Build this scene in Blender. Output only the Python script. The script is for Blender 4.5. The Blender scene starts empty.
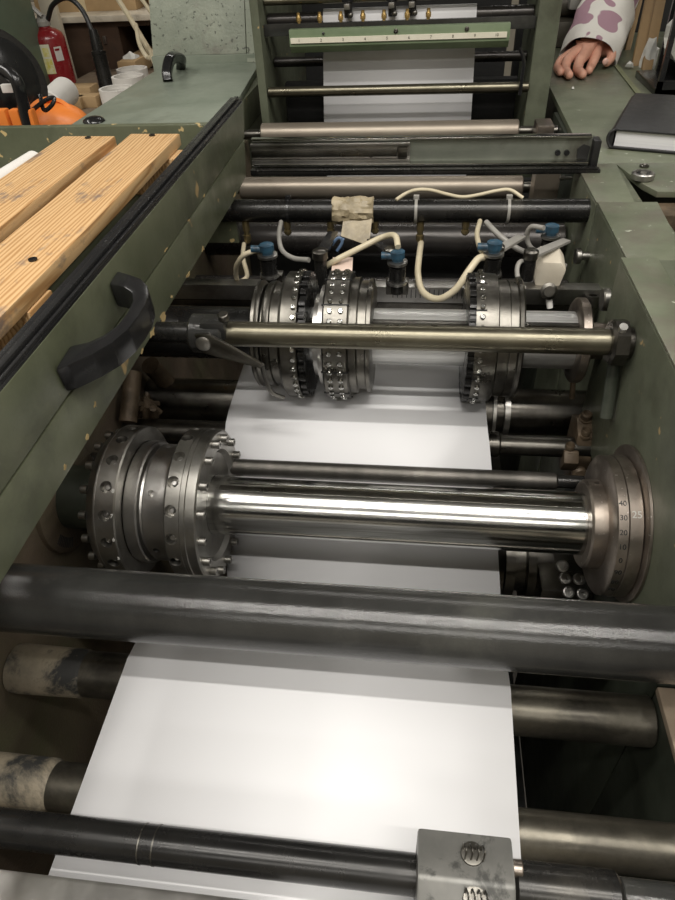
import bpy, bmesh, math, random
from mathutils import Vector, Matrix
random.seed(7)
PI = math.pi
S = 0.6; ZO = 0.35                     # layout units to metres, machine standing height
COL = bpy.context.scene.collection
ORG = {}
sin, cos = math.sin, math.cos
V = Vector

def T(p): return V((p[0]*S, p[1]*S, p[2]*S + ZO))

# ---------------------------------------------------------------- camera
F_PX, CX, CY = 650.0, 337.5, 450.0
Yc = V((435-CX, CY+115, -F_PX)).normalized()
Xc = V((5697.5, -240, 650.0)); Xc = (Xc - Xc.dot(Yc)*Yc).normalized()
Zc = Xc.cross(Yc)
CAM = V((0, 0, 1.5))
def at(u, v, x=None, y=None, z=None):   # point where a sight line meets a plane of the place
    d = V((u-CX, CY-v, -F_PX)); d = V((Xc.dot(d), Yc.dot(d), Zc.dot(d)))
    t = (z-CAM.z)/d.z if z is not None else (y/d.y if y is not None else x/d.x)
    return CAM + d*t

# ---------------------------------------------------------------- materials
def new_mat(name):
    m = bpy.data.materials.new(name); m.use_nodes = True
    nt = m.node_tree; nt.nodes.clear()
    o = nt.nodes.new('ShaderNodeOutputMaterial'); b = nt.nodes.new('ShaderNodeBsdfPrincipled')
    nt.links.new(b.outputs[0], o.inputs[0])
    return m, nt, b
def ramp(nt, fac, stops):
    r = nt.nodes.new('ShaderNodeValToRGB'); nt.links.new(fac, r.inputs[0])
    e = r.color_ramp.elements
    while len(e) < len(stops): e.new(0.5)
    for k, (p, c) in enumerate(stops):
        e[k].position = p; e[k].color = (c, c, c, 1) if isinstance(c, (int, float)) else (*c, 1)
    return r.outputs[0]
def noise(nt, vec, scale, detail=4, rough=.6, dist=0):
    n = nt.nodes.new('ShaderNodeTexNoise'); n.inputs['Scale'].default_value = scale
    n.inputs['Detail'].default_value = detail; n.inputs['Roughness'].default_value = rough
    n.inputs['Distortion'].default_value = dist
    nt.links.new(vec, n.inputs['Vector']); return n.outputs['Fac']
def coords(nt, st=(1, 1, 1)):
    t = nt.nodes.new('ShaderNodeTexCoord'); mp = nt.nodes.new('ShaderNodeMapping')
    mp.inputs['Scale'].default_value = st
    nt.links.new(t.outputs['Object'], mp.inputs[0]); return mp.outputs[0]
def mix(nt, fac, a, b):
    m = nt.nodes.new('ShaderNodeMix'); m.data_type = 'RGBA'
    for s, v in ((m.inputs[6], a), (m.inputs[7], b)):
        if isinstance(v, tuple): s.default_value = (*v, 1)
        else: nt.links.new(v, s)
    nt.links.new(fac, m.inputs[0]); return m.outputs[2]
def M(name, c1, c2=None, ns=8, metal=0, r=(.4, .6), bump=0, bs=200, st=(1, 1, 1), specks=None, stain=None,
      bst=(1, 1, 1), lo=.35, hi=.65, coat=0, streak=None):
    """c1/c2 mottled by noise; r roughness range; bump fine relief; specks (colour, scale, threshold); stain (colour, scale, lo, hi)"""
    m, nt, b = new_mat(name)
    v = coords(nt, st); c2 = c2 or c1
    n = noise(nt, v, ns, 6, .65)
    col = ramp(nt, n, [(lo, c1), (hi, c2)])
    if streak:
        sc, sv, lo_, hi_ = streak
        s_ = noise(nt, coords(nt, sv), 1, 3, .7)
        col = mix(nt, ramp(nt, s_, [(lo_, 0.0), (hi_, 1.0)]), col, sc)
    if stain:
        s_ = noise(nt, coords(nt), stain[1], 8, .7, .3)
        col = mix(nt, ramp(nt, s_, [(stain[2], 0.0), (stain[3], 1.0)]), col, stain[0])
    if specks:
        s_ = noise(nt, coords(nt), specks[1], 2, .5)
        col = mix(nt, ramp(nt, s_, [(specks[2], 0.0), (specks[2]+.03, 1.0)]), col, specks[0])
    nt.links.new(col, b.inputs['Base Color'])
    b.inputs['Metallic'].default_value = metal
    if coat: b.inputs['Coat Weight'].default_value = coat; b.inputs['Coat Roughness'].default_value = .15
    rn = noise(nt, coords(nt, st), ns*2.3, 5, .7)
    nt.links.new(ramp(nt, rn, [(.3, r[0]), (.7, r[1])]), b.inputs['Roughness'])
    if bump:
        bn = noise(nt, coords(nt, bst), bs, 3, .6)
        bp = nt.nodes.new('ShaderNodeBump'); bp.inputs['Strength'].default_value = bump
        bp.inputs['Distance'].default_value = .22/bs
        nt.links.new(bn, bp.inputs['Height']); nt.links.new(bp.outputs[0], b.inputs['Normal'])
    return m

TAN = (.42, .30, .14)
green = M('green_paint', (.088, .098, .066), (.128, .140, .098), 14, 0, (.32, .5), .25, 1100, specks=(TAN, 60, .71), stain=((.040, .038, .026), 5, .5, .75))
green_rail = M('green_rail_paint', (.082, .092, .055), (.130, .140, .090), 9, 0, (.28, .5), .2, 900, specks=(TAN, 30, .70), stain=((.032, .034, .022), 7, .52, .8))
green_top = M('green_bench_paint', (.105, .118, .078), (.165, .18, .125), 10, 0, (.28, .5), .15, 800, specks=((.4, .42, .34), 120, .72), stain=((.115, .090, .078), 6, .50, .70))
green_lid = M('pale_green_lid_paint', (.20, .235, .185), (.29, .325, .265), 7, .2, (.3, .5), .05, 900, stain=((.13, .14, .10), 8, .58, .8))
green_hammer = M('pale_green_crackle_paint', (.21, .235, .185), (.29, .315, .25), 12, .1, (.35, .5), .5, 160, specks=((.10, .11, .085), 110, .63), stain=((.14, .09, .085), 5, .6, .8))
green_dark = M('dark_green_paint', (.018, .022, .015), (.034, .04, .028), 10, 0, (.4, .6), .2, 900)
chrome = M('chromed_steel', (.48, .48, .46), (.60, .60, .58), 4, 1, (.13, .20), 0, 6, st=(2, 30, 30), streak=((.28, .28, .26), (3, 120, 120), .42, .7))
steel = M('machined_steel', (.36, .35, .335), (.50, .49, .465), 10, 1, (.28, .44), .06, 900, bst=(6, 1, 1), stain=((.17, .155, .13), 14, .5, .8))
steel_mid = M('worn_wheel_steel', (.24, .232, .212), (.40, .388, .36), 10, 1, (.30, .46), .06, 900, stain=((.10, .09, .08), 9, .5, .8))
steel_dark = M('oiled_dark_steel', (.105, .10, .088), (.21, .20, .178), 16, 1, (.24, .42), .08, 900, stain=((.05, .045, .04), 9, .45, .8))
steel_dusty = M('dusty_steel', (.25, .215, .185), (.37, .325, .28), 22, .95, (.28, .48), .12, 1200, specks=((.55, .50, .45), 300, .70), stain=((.12, .095, .075), 9, .48, .72))
cast = M('cast_black_bar', (.018, .018, .017), (.036, .036, .034), 9, 0, (.10, .16), .5, 800, stain=((.07, .07, .062), 10, .56, .8))
olive_shaft = M('olive_bronze_shaft', (.115, .105, .075), (.19, .175, .13), 9, .9, (.24, .38), .10, 1400)
copper_r = M('tinted_roller_steel', (.24, .205, .165), (.32, .28, .225), 6, .6, (.32, .48), .03, 900, st=(.3, 1, 1), stain=((.22, .18, .15), 7, .5, .8))
dirty = M('grimy_roller_steel', (.07, .064, .05), (.16, .147, .118), 12, .8, (.28, .46), .15, 700, stain=((.06, .055, .045), 16, .5, .66))
grime = M('dust_caked_roller', (.14, .12, .085), (.27, .23, .165), 18, .1, (.6, .8), .5, 500, stain=((.02, .02, .018), 14, .52, .62))
brown_wall = M('grimy_brown_hammertone', (.085, .064, .048), (.15, .118, .082), 8, .1, (.35, .55), .8, 330, specks=((.7, .66, .55), 40, .775), stain=((.10, .10, .055), 5, .45, .7))
black_m = M('black_gloss_shaft', (.012, .012, .012), (.028, .027, .025), 12, .5, (.20, .34), .04, 1200, stain=((.07, .065, .055), 11, .58, .8))
black_r = M('dark_ink_roller', (.028, .026, .025), (.055, .050, .046), 6, .5, (.2, .38), .05, 200)
black_p = M('black_plastic', (.010, .010, .011), (.016, .016, .016), 20, 0, (.16, .26), .02, 900)
rubber = M('black_rubber', (.010, .010, .010), (.022, .022, .022), 20, 0, (.3, .5), .05, 900)
void = M('black_for_shade_and_gaps', (.006, .006, .006), (.012, .012, .011), 8, 0, (.6, .8), .3, 80)  # near black; on the bed sheets it stands in for deep shade
paper = M('white_paper_web', (.72, .72, .73), (.73, .73, .74), 3, 0, (.75, .80))
white_p = M('white_plastic', (.72, .70, .66), (.78, .76, .72), 12, 0, (.4, .6))
hose_c = M('cream_hose_plastic', (.50, .44, .30), (.62, .55, .40), 20, 0, (.3, .45))
hose_g = M('grey_hose_plastic', (.25, .24, .22), (.33, .32, .29), 20, 0, (.3, .45))
blue = M('blue_plastic', (.018, .058, .095), (.03, .09, .145), 30, 0, (.3, .5), .05, 900, stain=((.02, .025, .03), 60, .5, .65))
brass = M('brass', (.55, .38, .15), (.70, .50, .22), 30, 1, (.22, .4))
brass_old = M('dirty_brass', (.20, .16, .08), (.34, .27, .14), 60, .8, (.35, .55))
tape = M('masking_tape', (.22, .18, .11), (.42, .35, .23), 45, 0, (.35, .55), .5, 60)
cream = M('cream_enamel', (.56, .50, .40), (.66, .61, .50), 20, 0, (.35, .5), 0, stain=((.2, .16, .12), 14, .55, .75))
skin = M('skin', (.60, .30, .21), (.72, .39, .28), 40, 0, (.42, .55), .25, 700)
nail = M('fingernail', (.75, .45, .36), (.78, .50, .42), 20, 0, (.3, .4))
red = M('red_paint', (.20, .010, .014), (.30, .018, .022), 8, 0, (.2, .35), coat=.3)
orange = M('orange_plastic', (.75, .20, .03), (.85, .26, .05), 8, 0, (.35, .5), stain=((.35, .12, .05), 14, .6, .8))
card = M('cardboard', (.36, .24, .12), (.46, .32, .17), 9, 0, (.7, .9))
brown = M('dark_brown_board', (.055, .032, .020), (.085, .050, .032), 9, 0, (.45, .6), stain=((.03, .02, .014), 6, .5, .7))
rust = M('rusty_brown_bracket', (.085, .062, .040), (.17, .125, .08), 30, .3, (.4, .6), .3, 500, stain=((.05, .035, .02), 20, .5, .7))
plank_m = M('raw_plank', (.20, .13, .06), (.32, .21, .10), 6, 0, (.6, .8), st=(1, 1, .1))
page = M('page_edges', (.66, .66, .68), (.80, .80, .81), 3, 0, (.5, .7), st=(1, 1, 120))
book_m = M('black_book_cover', (.016, .016, .017), (.026, .026, .027), 30, 0, (.38, .5), .3, 500)
grit = M('dark_grit', (.02, .018, .018), (.10, .09, .085), 90, 0, (.7, .9), .8, 300)
foil = M('crumpled_white_foil', (.55, .55, .52), (.78, .77, .72), 20, .1, (.3, .5), .6, 60)
yellow = M('yellow_print', (.62, .55, .05), (.78, .74, .50), 60, 0, (.4, .6))
ink = M('black_ink', (.012, .012, .012))
ink_grey = M('worn_grey_ink', (.10, .09, .07))
light_mark = M('light_engraving', (.50, .50, .47))
room_wall = M('room_wall_paint', (.34, .31, .25), (.40, .37, .30), 2, 0, (.7, .9))
room_ceil = M('room_ceiling_paint', (.34, .34, .33), (.40, .40, .39), 2, 0, (.8, .9))
floor_m = M('concrete_floor', (.05, .046, .04), (.10, .09, .08), 4, 0, (.5, .8), .2, 60)

def wood_mat():
    m, nt, b = new_mat('pine_wood')
    v = coords(nt, (1, .07, 1))
    n = noise(nt, v, 9, 3, .5, .4)
    w = nt.nodes.new('ShaderNodeTexWave'); w.wave_type = 'BANDS'; w.bands_direction = 'X'
    mp = coords(nt, (1, .06, 1)); w.inputs['Scale'].default_value = 75; w.inputs['Distortion'].default_value = 9
    w.inputs['Detail'].default_value = 3; w.inputs['Detail Scale'].default_value = 1.0
    nt.links.new(mp, w.inputs['Vector'])
    c1 = ramp(nt, w.outputs['Fac'], [(.0, (.42, .23, .09)), (.40, (.63, .40, .19)), (1, (.70, .47, .24))])
    c2 = ramp(nt, n, [(.35, 0.0), (.75, .5)])
    col = mix(nt, c2, c1, (.46, .23, .08))
    st = noise(nt, coords(nt, (1, .5, 1)), 30, 5, .7)
    col = mix(nt, ramp(nt, st, [(.58, 0.0), (.70, .8)]), col, (.16, .13, .12))
    nt.links.new(col, b.inputs['Base Color']); b.inputs['Roughness'].default_value = .55
    bp = nt.nodes.new('ShaderNodeBump'); bp.inputs['Strength'].default_value = .25; bp.inputs['Distance'].default_value = .001
    nt.links.new(w.outputs['Fac'], bp.inputs['Height']); nt.links.new(bp.outputs[0], b.inputs['Normal'])
    return m
wood = wood_mat()
bare = M('bare_chipped_spot', (.30, .21, .09), (.50, .38, .18), 60, 0, (.6, .8))
def knurl_mat():
    m, nt, b = new_mat('knurled_grey_roller')
    v = coords(nt); br = nt.nodes.new('ShaderNodeTexVoronoi'); br.inputs['Scale'].default_value = 1500
    nt.links.new(v, br.inputs['Vector'])
    n = noise(nt, coords(nt, (1, .2, .2)), 14, 4, .6)
    nt.links.new(ramp(nt, n, [(.35, (.05, .047, .042)), (.65, (.15, .14, .125))]), b.inputs['Base Color'])
    b.inputs['Metallic'].default_value = .8; b.inputs['Roughness'].default_value = .36
    bp = nt.nodes.new('ShaderNodeBump'); bp.inputs['Strength'].default_value = .35; bp.inputs['Distance'].default_value = .0005
    nt.links.new(br.outputs['Distance'], bp.inputs['Height']); nt.links.new(bp.outputs[0], b.inputs['Normal'])
    return m
knurl = knurl_mat()
def sleeve_mat():
    m, nt, b = new_mat('white_fabric_with_mauve_patches')
    n = noise(nt, coords(nt), 19, 1, .4, .5)
    col = ramp(nt, n, [(.545, (.70, .68, .63)), (.56, (.36, .22, .27))])
    nt.links.new(col, b.inputs['Base Color']); b.inputs['Roughness'].default_value = .8
    bn = noise(nt, coords(nt), 18, 3, .5)
    bp = nt.nodes.new('ShaderNodeBump'); bp.inputs['Strength'].default_value = .6; bp.inputs['Distance'].default_value = .01
    nt.links.new(bn, bp.inputs['Height']); nt.links.new(bp.outputs[0], b.inputs['Normal'])
    return m
sleeve_m = sleeve_mat()

# ---------------------------------------------------------------- mesh builder (layout units)
class B:
    def __init__(self): self.bm = bmesh.new()
    def _tr(self, vs, M4):
        for v in vs: v.co = M4 @ v.co
    def box(self, lo, hi, bev=0, rot=None, seg=2):
        lo, hi = V(lo), V(hi); c = (lo+hi)/2; d = hi-lo
        r = bmesh.ops.create_cube(self.bm, size=1); vs = r['verts']
        self._tr(vs, Matrix.Diagonal((abs(d.x), abs(d.y), abs(d.z), 1)))
        if bev:
            es = {e for v in vs for e in v.link_edges}
            rb = bmesh.ops.bevel(self.bm, geom=list(es), offset=bev, segments=seg, affect='EDGES', profile=.6)
            vs = list({v for f in rb['faces'] for v in f.verts} | {v for v in vs if v.is_valid})
            allv = set(vs)
            for v in list(allv):
                for e in v.link_edges: allv.add(e.other_vert(v))
            vs = list(allv)
        if rot is not None: self._tr(vs, rot.to_4x4())
        for v in vs: v.co += c
        return self
    def lathe(self, prof, o, ax=(1, 0, 0), n=48, arc=(0, 2*PI)):
        """prof [(t, r)] measured along ax from o"""
        ax = V(ax).normalized(); o = V(o)
        up = V((0, 0, 1)) if abs(ax.z) < .9 else V((0, 1, 0))
        e1 = (up - up.dot(ax)*ax).normalized(); e2 = ax.cross(e1)
        rings = []
        for t, r in prof:
            if r <= 1e-7: rings.append([self.bm.verts.new(o+ax*t)])
            else: rings.append([self.bm.verts.new(o+ax*t+(e1*cos(2*PI*k/n)+e2*sin(2*PI*k/n))*r) for k in range(n)])
        for a, b in zip(rings, rings[1:]):
            for k in range(n):
                k2 = (k+1) % n
                if len(a) == 1 and len(b) == 1: continue
                if len(a) == 1: self.bm.faces.new((a[0], b[k], b[k2]))
                elif len(b) == 1: self.bm.faces.new((a[k], b[0], a[k2]))
                else: self.bm.faces.new((a[k], b[k], b[k2], a[k2]))
        return self
    def cyl(self, p0, p1, r, n=24, ch=0, r1=None):
        p0, p1 = V(p0), V(p1); L = (p1-p0).length; r1 = r if r1 is None else r1
        pr = [(0, 0), (0, r-ch), (ch, r), (L-ch, r1), (L, r1-ch), (L, 0)] if ch else [(0, 0), (0, r), (L, r1), (L, 0)]
        return self.lathe(pr, p0, p1-p0, n)
    def ring(self, p0, ax, r_out, r_in, w, n=24):
        return self.lathe([(0, r_in), (0, r_out), (w, r_out), (w, r_in), (0, r_in)], p0, ax, n)
    def tube(self, pts, r, n=10, smooth=6, flat=None, sq=1):
        P = [V(p) for p in pts]; R = r if isinstance(r, (list, tuple)) else [r]*len(P)
        if smooth and len(P) > 2:
            Q = []; RR = []
            E = [2*P[0]-P[1]] + P + [2*P[-1]-P[-2]]
            for i in range(len(P)-1):
                a, b, c, d = E[i:i+4]
                for k in range(smooth):
                    t = k/smooth
                    Q.append(.5*((2*b)+(c-a)*t+(2*a-5*b+4*c-d)*t*t+(3*b-a-3*c+d)*t**3)); RR.append(R[i]*(1-t)+R[i+1]*t)
            Q.append(P[-1]); RR.append(R[-1]); P, R = Q, RR
        rings = []; prev = None
        for i, p in enumerate(P):
            tg = (P[min(i+1, len(P)-1)]-P[max(i-1, 0)]).normalized()
            if prev is None:
                up = V((0, 0, 1)) if abs(tg.z) < .9 else V((1, 0, 0))
                e1 = (up-up.dot(tg)*tg).normalized()
            else: e1 = (prev-prev.dot(tg)*tg).normalized()
            prev = e1; e2 = tg.cross(e1)
            f1, f2 = flat if flat else (1, 1)
            cs = [(math.copysign(abs(cos(2*PI*k/n))**sq, cos(2*PI*k/n)), math.copysign(abs(sin(2*PI*k/n))**sq, sin(2*PI*k/n))) for k in range(n)]
            rings.append([self.bm.verts.new(p+(e1*c_*f1+e2*s_*f2)*R[i]) for c_, s_ in cs])
        for a, b in zip(rings, rings[1:]):
            for k in range(n): self.bm.faces.new((a[k], a[(k+1) % n], b[(k+1) % n], b[k]))
        self.bm.faces.new(rings[0][::-1]); self.bm.faces.new(rings[-1])
        return self
    def prism(self, poly, ext, bev=0):
        """poly list of 3-D points, extruded by vector ext"""
        vs = [self.bm.verts.new(V(p)) for p in poly]; ws = [self.bm.verts.new(V(p)+V(ext)) for p in poly]
        n = len(vs)
        fs = [self.bm.faces.new(vs[::-1]), self.bm.faces.new(ws)]
        fs += [self.bm.faces.new((vs[k], vs[(k+1) % n], ws[(k+1) % n], ws[k])) for k in range(n)]
        if bev:
            bmesh.ops.recalc_face_normals(self.bm, faces=fs)
            es = list({e for f in fs for e in f.edges})
            bmesh.ops.bevel(self.bm, geom=es, offset=bev, segments=2, affect='EDGES', profile=.6)
        return self
    def sph(self, c, r, sc=(1, 1, 1), n=16):
        rr = bmesh.ops.create_uvsphere(self.bm, u_segments=n, v_segments=max(6, n//2), radius=r)
        for v in rr['verts']: v.co = V((v.co.x*sc[0], v.co.y*sc[1], v.co.z*sc[2])) + V(c)
        return self
    def bolt(self, p, ax, r, h, n=6):
        ax = V(ax).normalized(); p = V(p)
        self.lathe([(0, 0), (0, r), (h, r), (h, r*.55), (h*.5, r*.5), (h*.5, 0)], p, ax, 16 if n != 6 else 6)
        return self
    def build(self, name, mat, parent=None, origin=None, smooth=38):
        bm = self.bm
        bmesh.ops.recalc_face_normals(bm, faces=bm.faces)
        if origin is None:
            if parent is not None: origin = ORG[parent.name]
            else:
                xs = [v.co.x for v in bm.verts]; ys = [v.co.y for v in bm.verts]; zs = [v.co.z for v in bm.verts]
                origin = V(((min(xs)+max(xs))/2, (min(ys)+max(ys))/2, min(zs)))
        origin = V(origin)
        for v in bm.verts: v.co = (v.co-origin)*S
        me = bpy.data.meshes.new(name); bm.to_mesh(me); bm.free()
        for p in me.polygons: p.use_smooth = True
        me.set_sharp_from_angle(angle=math.radians(smooth))
        if isinstance(mat, (list, tuple)):
            for m_ in mat: me.materials.append(m_)
        else: me.materials.append(mat)
        o = bpy.data.objects.new(name, me); COL.objects.link(o)
        ORG[o.name] = origin
        if parent is not None:
            o.parent = parent; o.location = (origin-ORG[parent.name])*S
        else: o.location = T(origin)
        return o
def tag(o, label, cat=None, group=None):
    o['label'] = label
    if cat: o['category'] = cat
    if group: o['group'] = group
    return o
def thing(name, org, label, cat, group=None):
    o = bpy.data.objects.new(name, None); COL.objects.link(o); o.empty_display_size = .02
    o.location = T(org); ORG[o.name] = V(org)
    return tag(o, label, cat, group)
def struct(o): o['kind'] = 'structure'; return o
def clone(o, parent=None, pos=None, rot=None):
    c = o.copy(); COL.objects.link(c); ORG[c.name] = V(pos) if pos is not None else ORG[o.name]
    if parent is not None:
        c.parent = parent
        if pos is not None: c.location = (V(pos)-ORG[parent.name])*S
    elif pos is not None: c.location = T(pos)
    if rot is not None: c.rotation_euler = rot
    return c
def copy_tree(o, pos, label=None):
    r = o.copy(); COL.objects.link(r); r.location = T(pos); ORG[r.name] = V(pos)
    if label: r['label'] = label
    for ch in o.children:
        c = ch.copy(); COL.objects.link(c); c.parent = r
        for g in ch.children:
            d = g.copy(); COL.objects.link(d); d.parent = c
    return r
def cut(o, cutter):
    """subtract a builder's solids from a mesh object"""
    c = cutter.build('cutter', void, None, origin=ORG[o.name])
    if o.parent is not None: c.location = T(ORG[o.name])
    bpy.context.view_layer.update()
    m = o.modifiers.new('b', 'BOOLEAN'); m.object = c; m.operation = 'DIFFERENCE'; m.solver = 'EXACT'
    dg = bpy.context.evaluated_depsgraph_get()
    me = bpy.data.meshes.new_from_object(o.evaluated_get(dg))
    o.modifiers.clear(); old = o.data; o.data = me
    bpy.data.meshes.remove(old); bpy.data.objects.remove(c)
    for p in me.polygons: p.use_smooth = True
    me.set_sharp_from_angle(angle=math.radians(35))
def text(body, size, mat, parent, pos, X, Y, name='marking', ext=.0002):
    """lettering as mesh, X reading direction, Y up direction"""
    cu = bpy.data.curves.new(name, 'FONT'); cu.body = body; cu.size = size*S; cu.extrude = ext
    cu.align_x = 'CENTER'; cu.align_y = 'CENTER'
    t = bpy.data.objects.new(name, cu); COL.objects.link(t)
    bpy.context.view_layer.update()
    me = bpy.data.meshes.new_from_object(t.evaluated_get(bpy.context.evaluated_depsgraph_get()))
    bpy.data.objects.remove(t)
    me.materials.clear(); me.materials.append(mat)
    X = V(X).normalized(); Y = V(Y).normalized(); Z = X.cross(Y)
    me.transform(Matrix((X, Y, Z)).transposed().to_4x4())
    o = bpy.data.objects.new(name, me); COL.objects.link(o)
    o.parent = parent; o.location = (V(pos)-ORG[parent.name])*S; ORG[o.name] = V(pos)
    return o

AY0, AZ0 = .675, .7925
XL, XR = -.54, .338           # inner faces of the machine's side frames
FL = -ZO/S                    # floor height in layout units

# ================================================================ THE ROOM
struct(B().box((-4.6, -4.5, FL-.1), (4.6, 8.2, FL)).build('floor', floor_m))
struct(B().box((-4.6, 8.0, FL), (4.6, 8.2, 4.4)).build('wall_back', room_wall))
struct(B().box((-4.6, -4.7, FL), (4.6, -4.5, 4.4)).build('wall_front', room_wall))
struct(B().box((-4.8, -4.7, FL), (-4.6, 8.2, 4.4)).build('wall_left', room_wall))
struct(B().box((4.6, -4.7, FL), (4.8, 8.2, 4.4)).build('wall_right', room_wall))
struct(B().box((-4.8, -4.7, 4.4), (4.8, 8.2, 4.5)).build('ceiling', room_ceil))

# ================================================================ SIDE FRAMES
# right frame, near to far: a low ledge, a tall near plate, a recessed middle plate, a bench carrying table
rf = thing('machine_side_frame', (.45, .8, FL), 'dark green painted right side frame of the press, in stepped steel plates', 'machine frame')
B().prism([(.307, .457, .744), (.307, .994, .744), (.307, .994, 1.050), (.307, .34, 1.050), (.307, .34, .862), (.307, .457, .862)], (.103, 0, 0), .003).build('side_plate', green, rf)
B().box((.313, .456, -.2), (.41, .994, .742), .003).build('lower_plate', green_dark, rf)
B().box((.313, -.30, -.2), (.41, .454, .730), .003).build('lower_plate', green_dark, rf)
B().box((.347, .997, -.2), (.46, 1.352, 1.004), .003).build('side_plate', green, rf)
B().box((.345, 1.355, -.2), (.44, 1.60, 1.002), .003).build('side_plate', green, rf)
B().box((.312, -.30, .731), (.412, .454, .742), .002).build('ledge', M('tan_grimy_ledge', (.22, .17, .12), (.34, .27, .20), 16, .1, (.5, .7), .4, 500), rf)
B().prism([(.47, 1.20, .97), (.95, 1.20, .97), (.95, 1.05, .97), (.53, .95, .97), (.44, .95, .97), (.44, 1.2, .97)][:5], (0, 0, -.05)).build('bracket_plate', green_top, rf)
# top caps
B().prism([(.347, 1.357, 1.002), (.42, 1.357, 1.002), (.433, 1.596, 1.002), (.345, 1.596, 1.002)], (0, 0, .004), .001).build('top_plate', green_top, rf)
B().prism([(.348, .998, 1.004), (.44, .998, 1.004), (.462, 1.352, 1.004), (.348, 1.352, 1.004)], (0, 0, .004), .001).build('top_plate', green_top, rf)
B().prism([(.308, .458, 1.050), (.362, .458, 1.050), (.362, .993, 1.050), (.308, .993, 1.050)], (0, 0, .004), .001).build('top_plate', green_top, rf)
B().prism([(.43, 1.598, .994), (.46, 1.46, .994), (.478, 1.415, .994), (.56, 1.412, .994), (.575, 1.37, .994), (.95, 1.36, .994), (.95, 1.598, .994)], (0, 0, .012), .001).build('corner_plate', green_top, rf)
B().box((.44, 1.0, .2), (.95, 1.1, .9), .004).build('outer_cover', green, rf)
B().box((.46, 1.34, .90), (.60, 1.41, .985), .002).build('inner_bracket', rust, rf)
for (u, v, x, r) in ((588, 256, .345, .016), (613, 293, .3475, .019), (597, 290, .350, .010), (571, 178, .345, .006)):
    p = at(u, v, x=x)
    q = p if u != 613 else V((.347, 1.035, .960)); L = .030 if u == 613 else .016
    B().cyl(q+V((.002, 0, 0)), q-V((L, 0, 0)), r*.55).cyl(q-V((L-.002, 0, 0)), q-V((L+.010, 0, 0)), r, 28, .002).build('bolt', steel_mid, rf)
for (u, v, w_, h_) in ((571, 236, .010, .022), (576, 300, .009, .016)):
    p = at(u, v, x=.3468); B().lathe([(0, 0), (0, .010), (.0006, .010), (.0006, 0)], p, (-1, 0, 0), 20).build('bore', void, rf)
# machining clutter low on the inner right face
brk = B()
brk.prism([(.282, .96, .66), (.282, .90, .66), (.282, .885, .73), (.282, .90, .775), (.282, .93, .79), (.282, .965, .77)], (.0305, 0, 0), .005)
brk.prism([(.262, .885, .705), (.262, .870, .735), (.262, .885, .750), (.262, .915, .745), (.262, .915, .705)], (.026, 0, 0), .004)
for (x_, y_, z_, r_) in ((.272, .893, .748, .008), (.298, .93, .788, .009), (.296, .905, .772, .008)):
    brk.lathe([(-.004, 0), (-.004, r_*1.4), (.002, r_*1.4), (.002, r_), (.012, r_), (.014, r_*.8), (.010, r_*.5), (.010, 0)], (x_, y_, z_), (0, -.2, 1), 14)
brk.lathe([(0, 0), (0, .013), (.01, .013), (.014, .009), (.014, 0)], (.296, .890, .70), (0, -1, .2), 18)
tag(brk.build('bearing_bracket', rust, rf), 'rusty brown bracket with bolts')
B().cyl((.287, 1.0, .78), (.278, 1.02, .88), .005).build('oil_pipe', rust, rf)
B().cyl(at(618, 338, x=.295), at(606, 418, x=.295), .0095, 20, .001).ring(at(619, 333, x=.295), (-.1, .15, 1), .012, .006, .012).build('conduit', M('worn_green_tube', (.03, .036, .026), (.07, .078, .06), 30, .1, (.3, .5)), rf)
if 0: B().box(at(608, 420, x=.297)+V((-.006, -.012, -.012)), at(608, 420, x=.297)+V((.010, .010, .012)), .003).build('conduit_clip', rust, rf)
B().cyl((.332, 1.163, .83), (.332, 1.175, .885), .013, 20).ring((.332, 1.175, .885), (0, .2, 1), .015, .008, .01).build('oil_tube', steel_dark, rf)
# screws on the wall under the main flange
sc_ = B().lathe([(0, 0), (0, .012), (.006, .012), (.006, .006), (.003, .005), (.003, 0)], (0, 0, 0), (-.5, -.6, .6), 20)
sb = B().box((.225, .70, .47), (.3125, .79, .60), .008).build('screw_block', steel_dark, rf)
for k, (u, v) in enumerate(((566, 578), (580, 579), (569, 592), (583, 594), (563, 566))):
    p = at(u, v, y=.698)
    if k == 0:
        sc0 = B().lathe([(-.01, 0), (-.01, .0095), (.001, .0095), (.0015, .0085), (.0015, .0065), (-.001, .006), (-.001, .004), (-.004, .0035), (-.004, 0)], p, (0, -.6, .8), 24).build('cap_screw', steel, sb, origin=p)
    else: clone(sc0, sb, p)

# left frame: grimy inner wall
lf = thing('machine_side_frame', (XL-.05, .8, FL), 'grimy brown inner left side frame of the press beneath the green guard', 'machine frame')
B().box((XL-.08, -.30, -.2), (XL, 2.1, .93), .003).build('side_plate', brown_wall, lf)
B().cyl(at(133, 372, x=-.515), at(128, 422, x=-.515), .016).cyl(at(150, 365, x=-.51), at(185, 402, x=-.49), .018, 20).build('brace', rust, lf)
B().lathe([(0, 0), (0, .088), (.008, .088), (.012, .082), (.012, 0)], (XL, AY0, AZ0), (1, 0, 0), 64).build('wall_disc', brown_wall, lf)
for k in range(9):
    a = PI+.35+.07*k; p = V((XL+.012, AY0+cos(a)*.072, AZ0+sin(a)*.072))
    if k == 0: tk_ = B().box((-.0008, -.008, -.001), (.0008, .008, .001)).build('scale_tick', ink, None, origin=(0, 0, 0)); tk_.parent = lf; tk_.location = (p-ORG[lf.name])*S; tk_.rotation_euler = (a, 0, 0)
    else: clone(tk_, lf, p, (a, 0, 0))
rg = B(); base = at(150, 408, x=-.50)
for k in range(9):
    rg.tube([base+V((random.uniform(-.02, .02), random.uniform(-.03, .03), -.02)), base+V((random.uniform(-.02, .02), random.uniform(-.03, .03), .02)), base+V((random.uniform(-.02, .02), random.uniform(-.03, .03), -.01))], .006, 6, 4)
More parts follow.
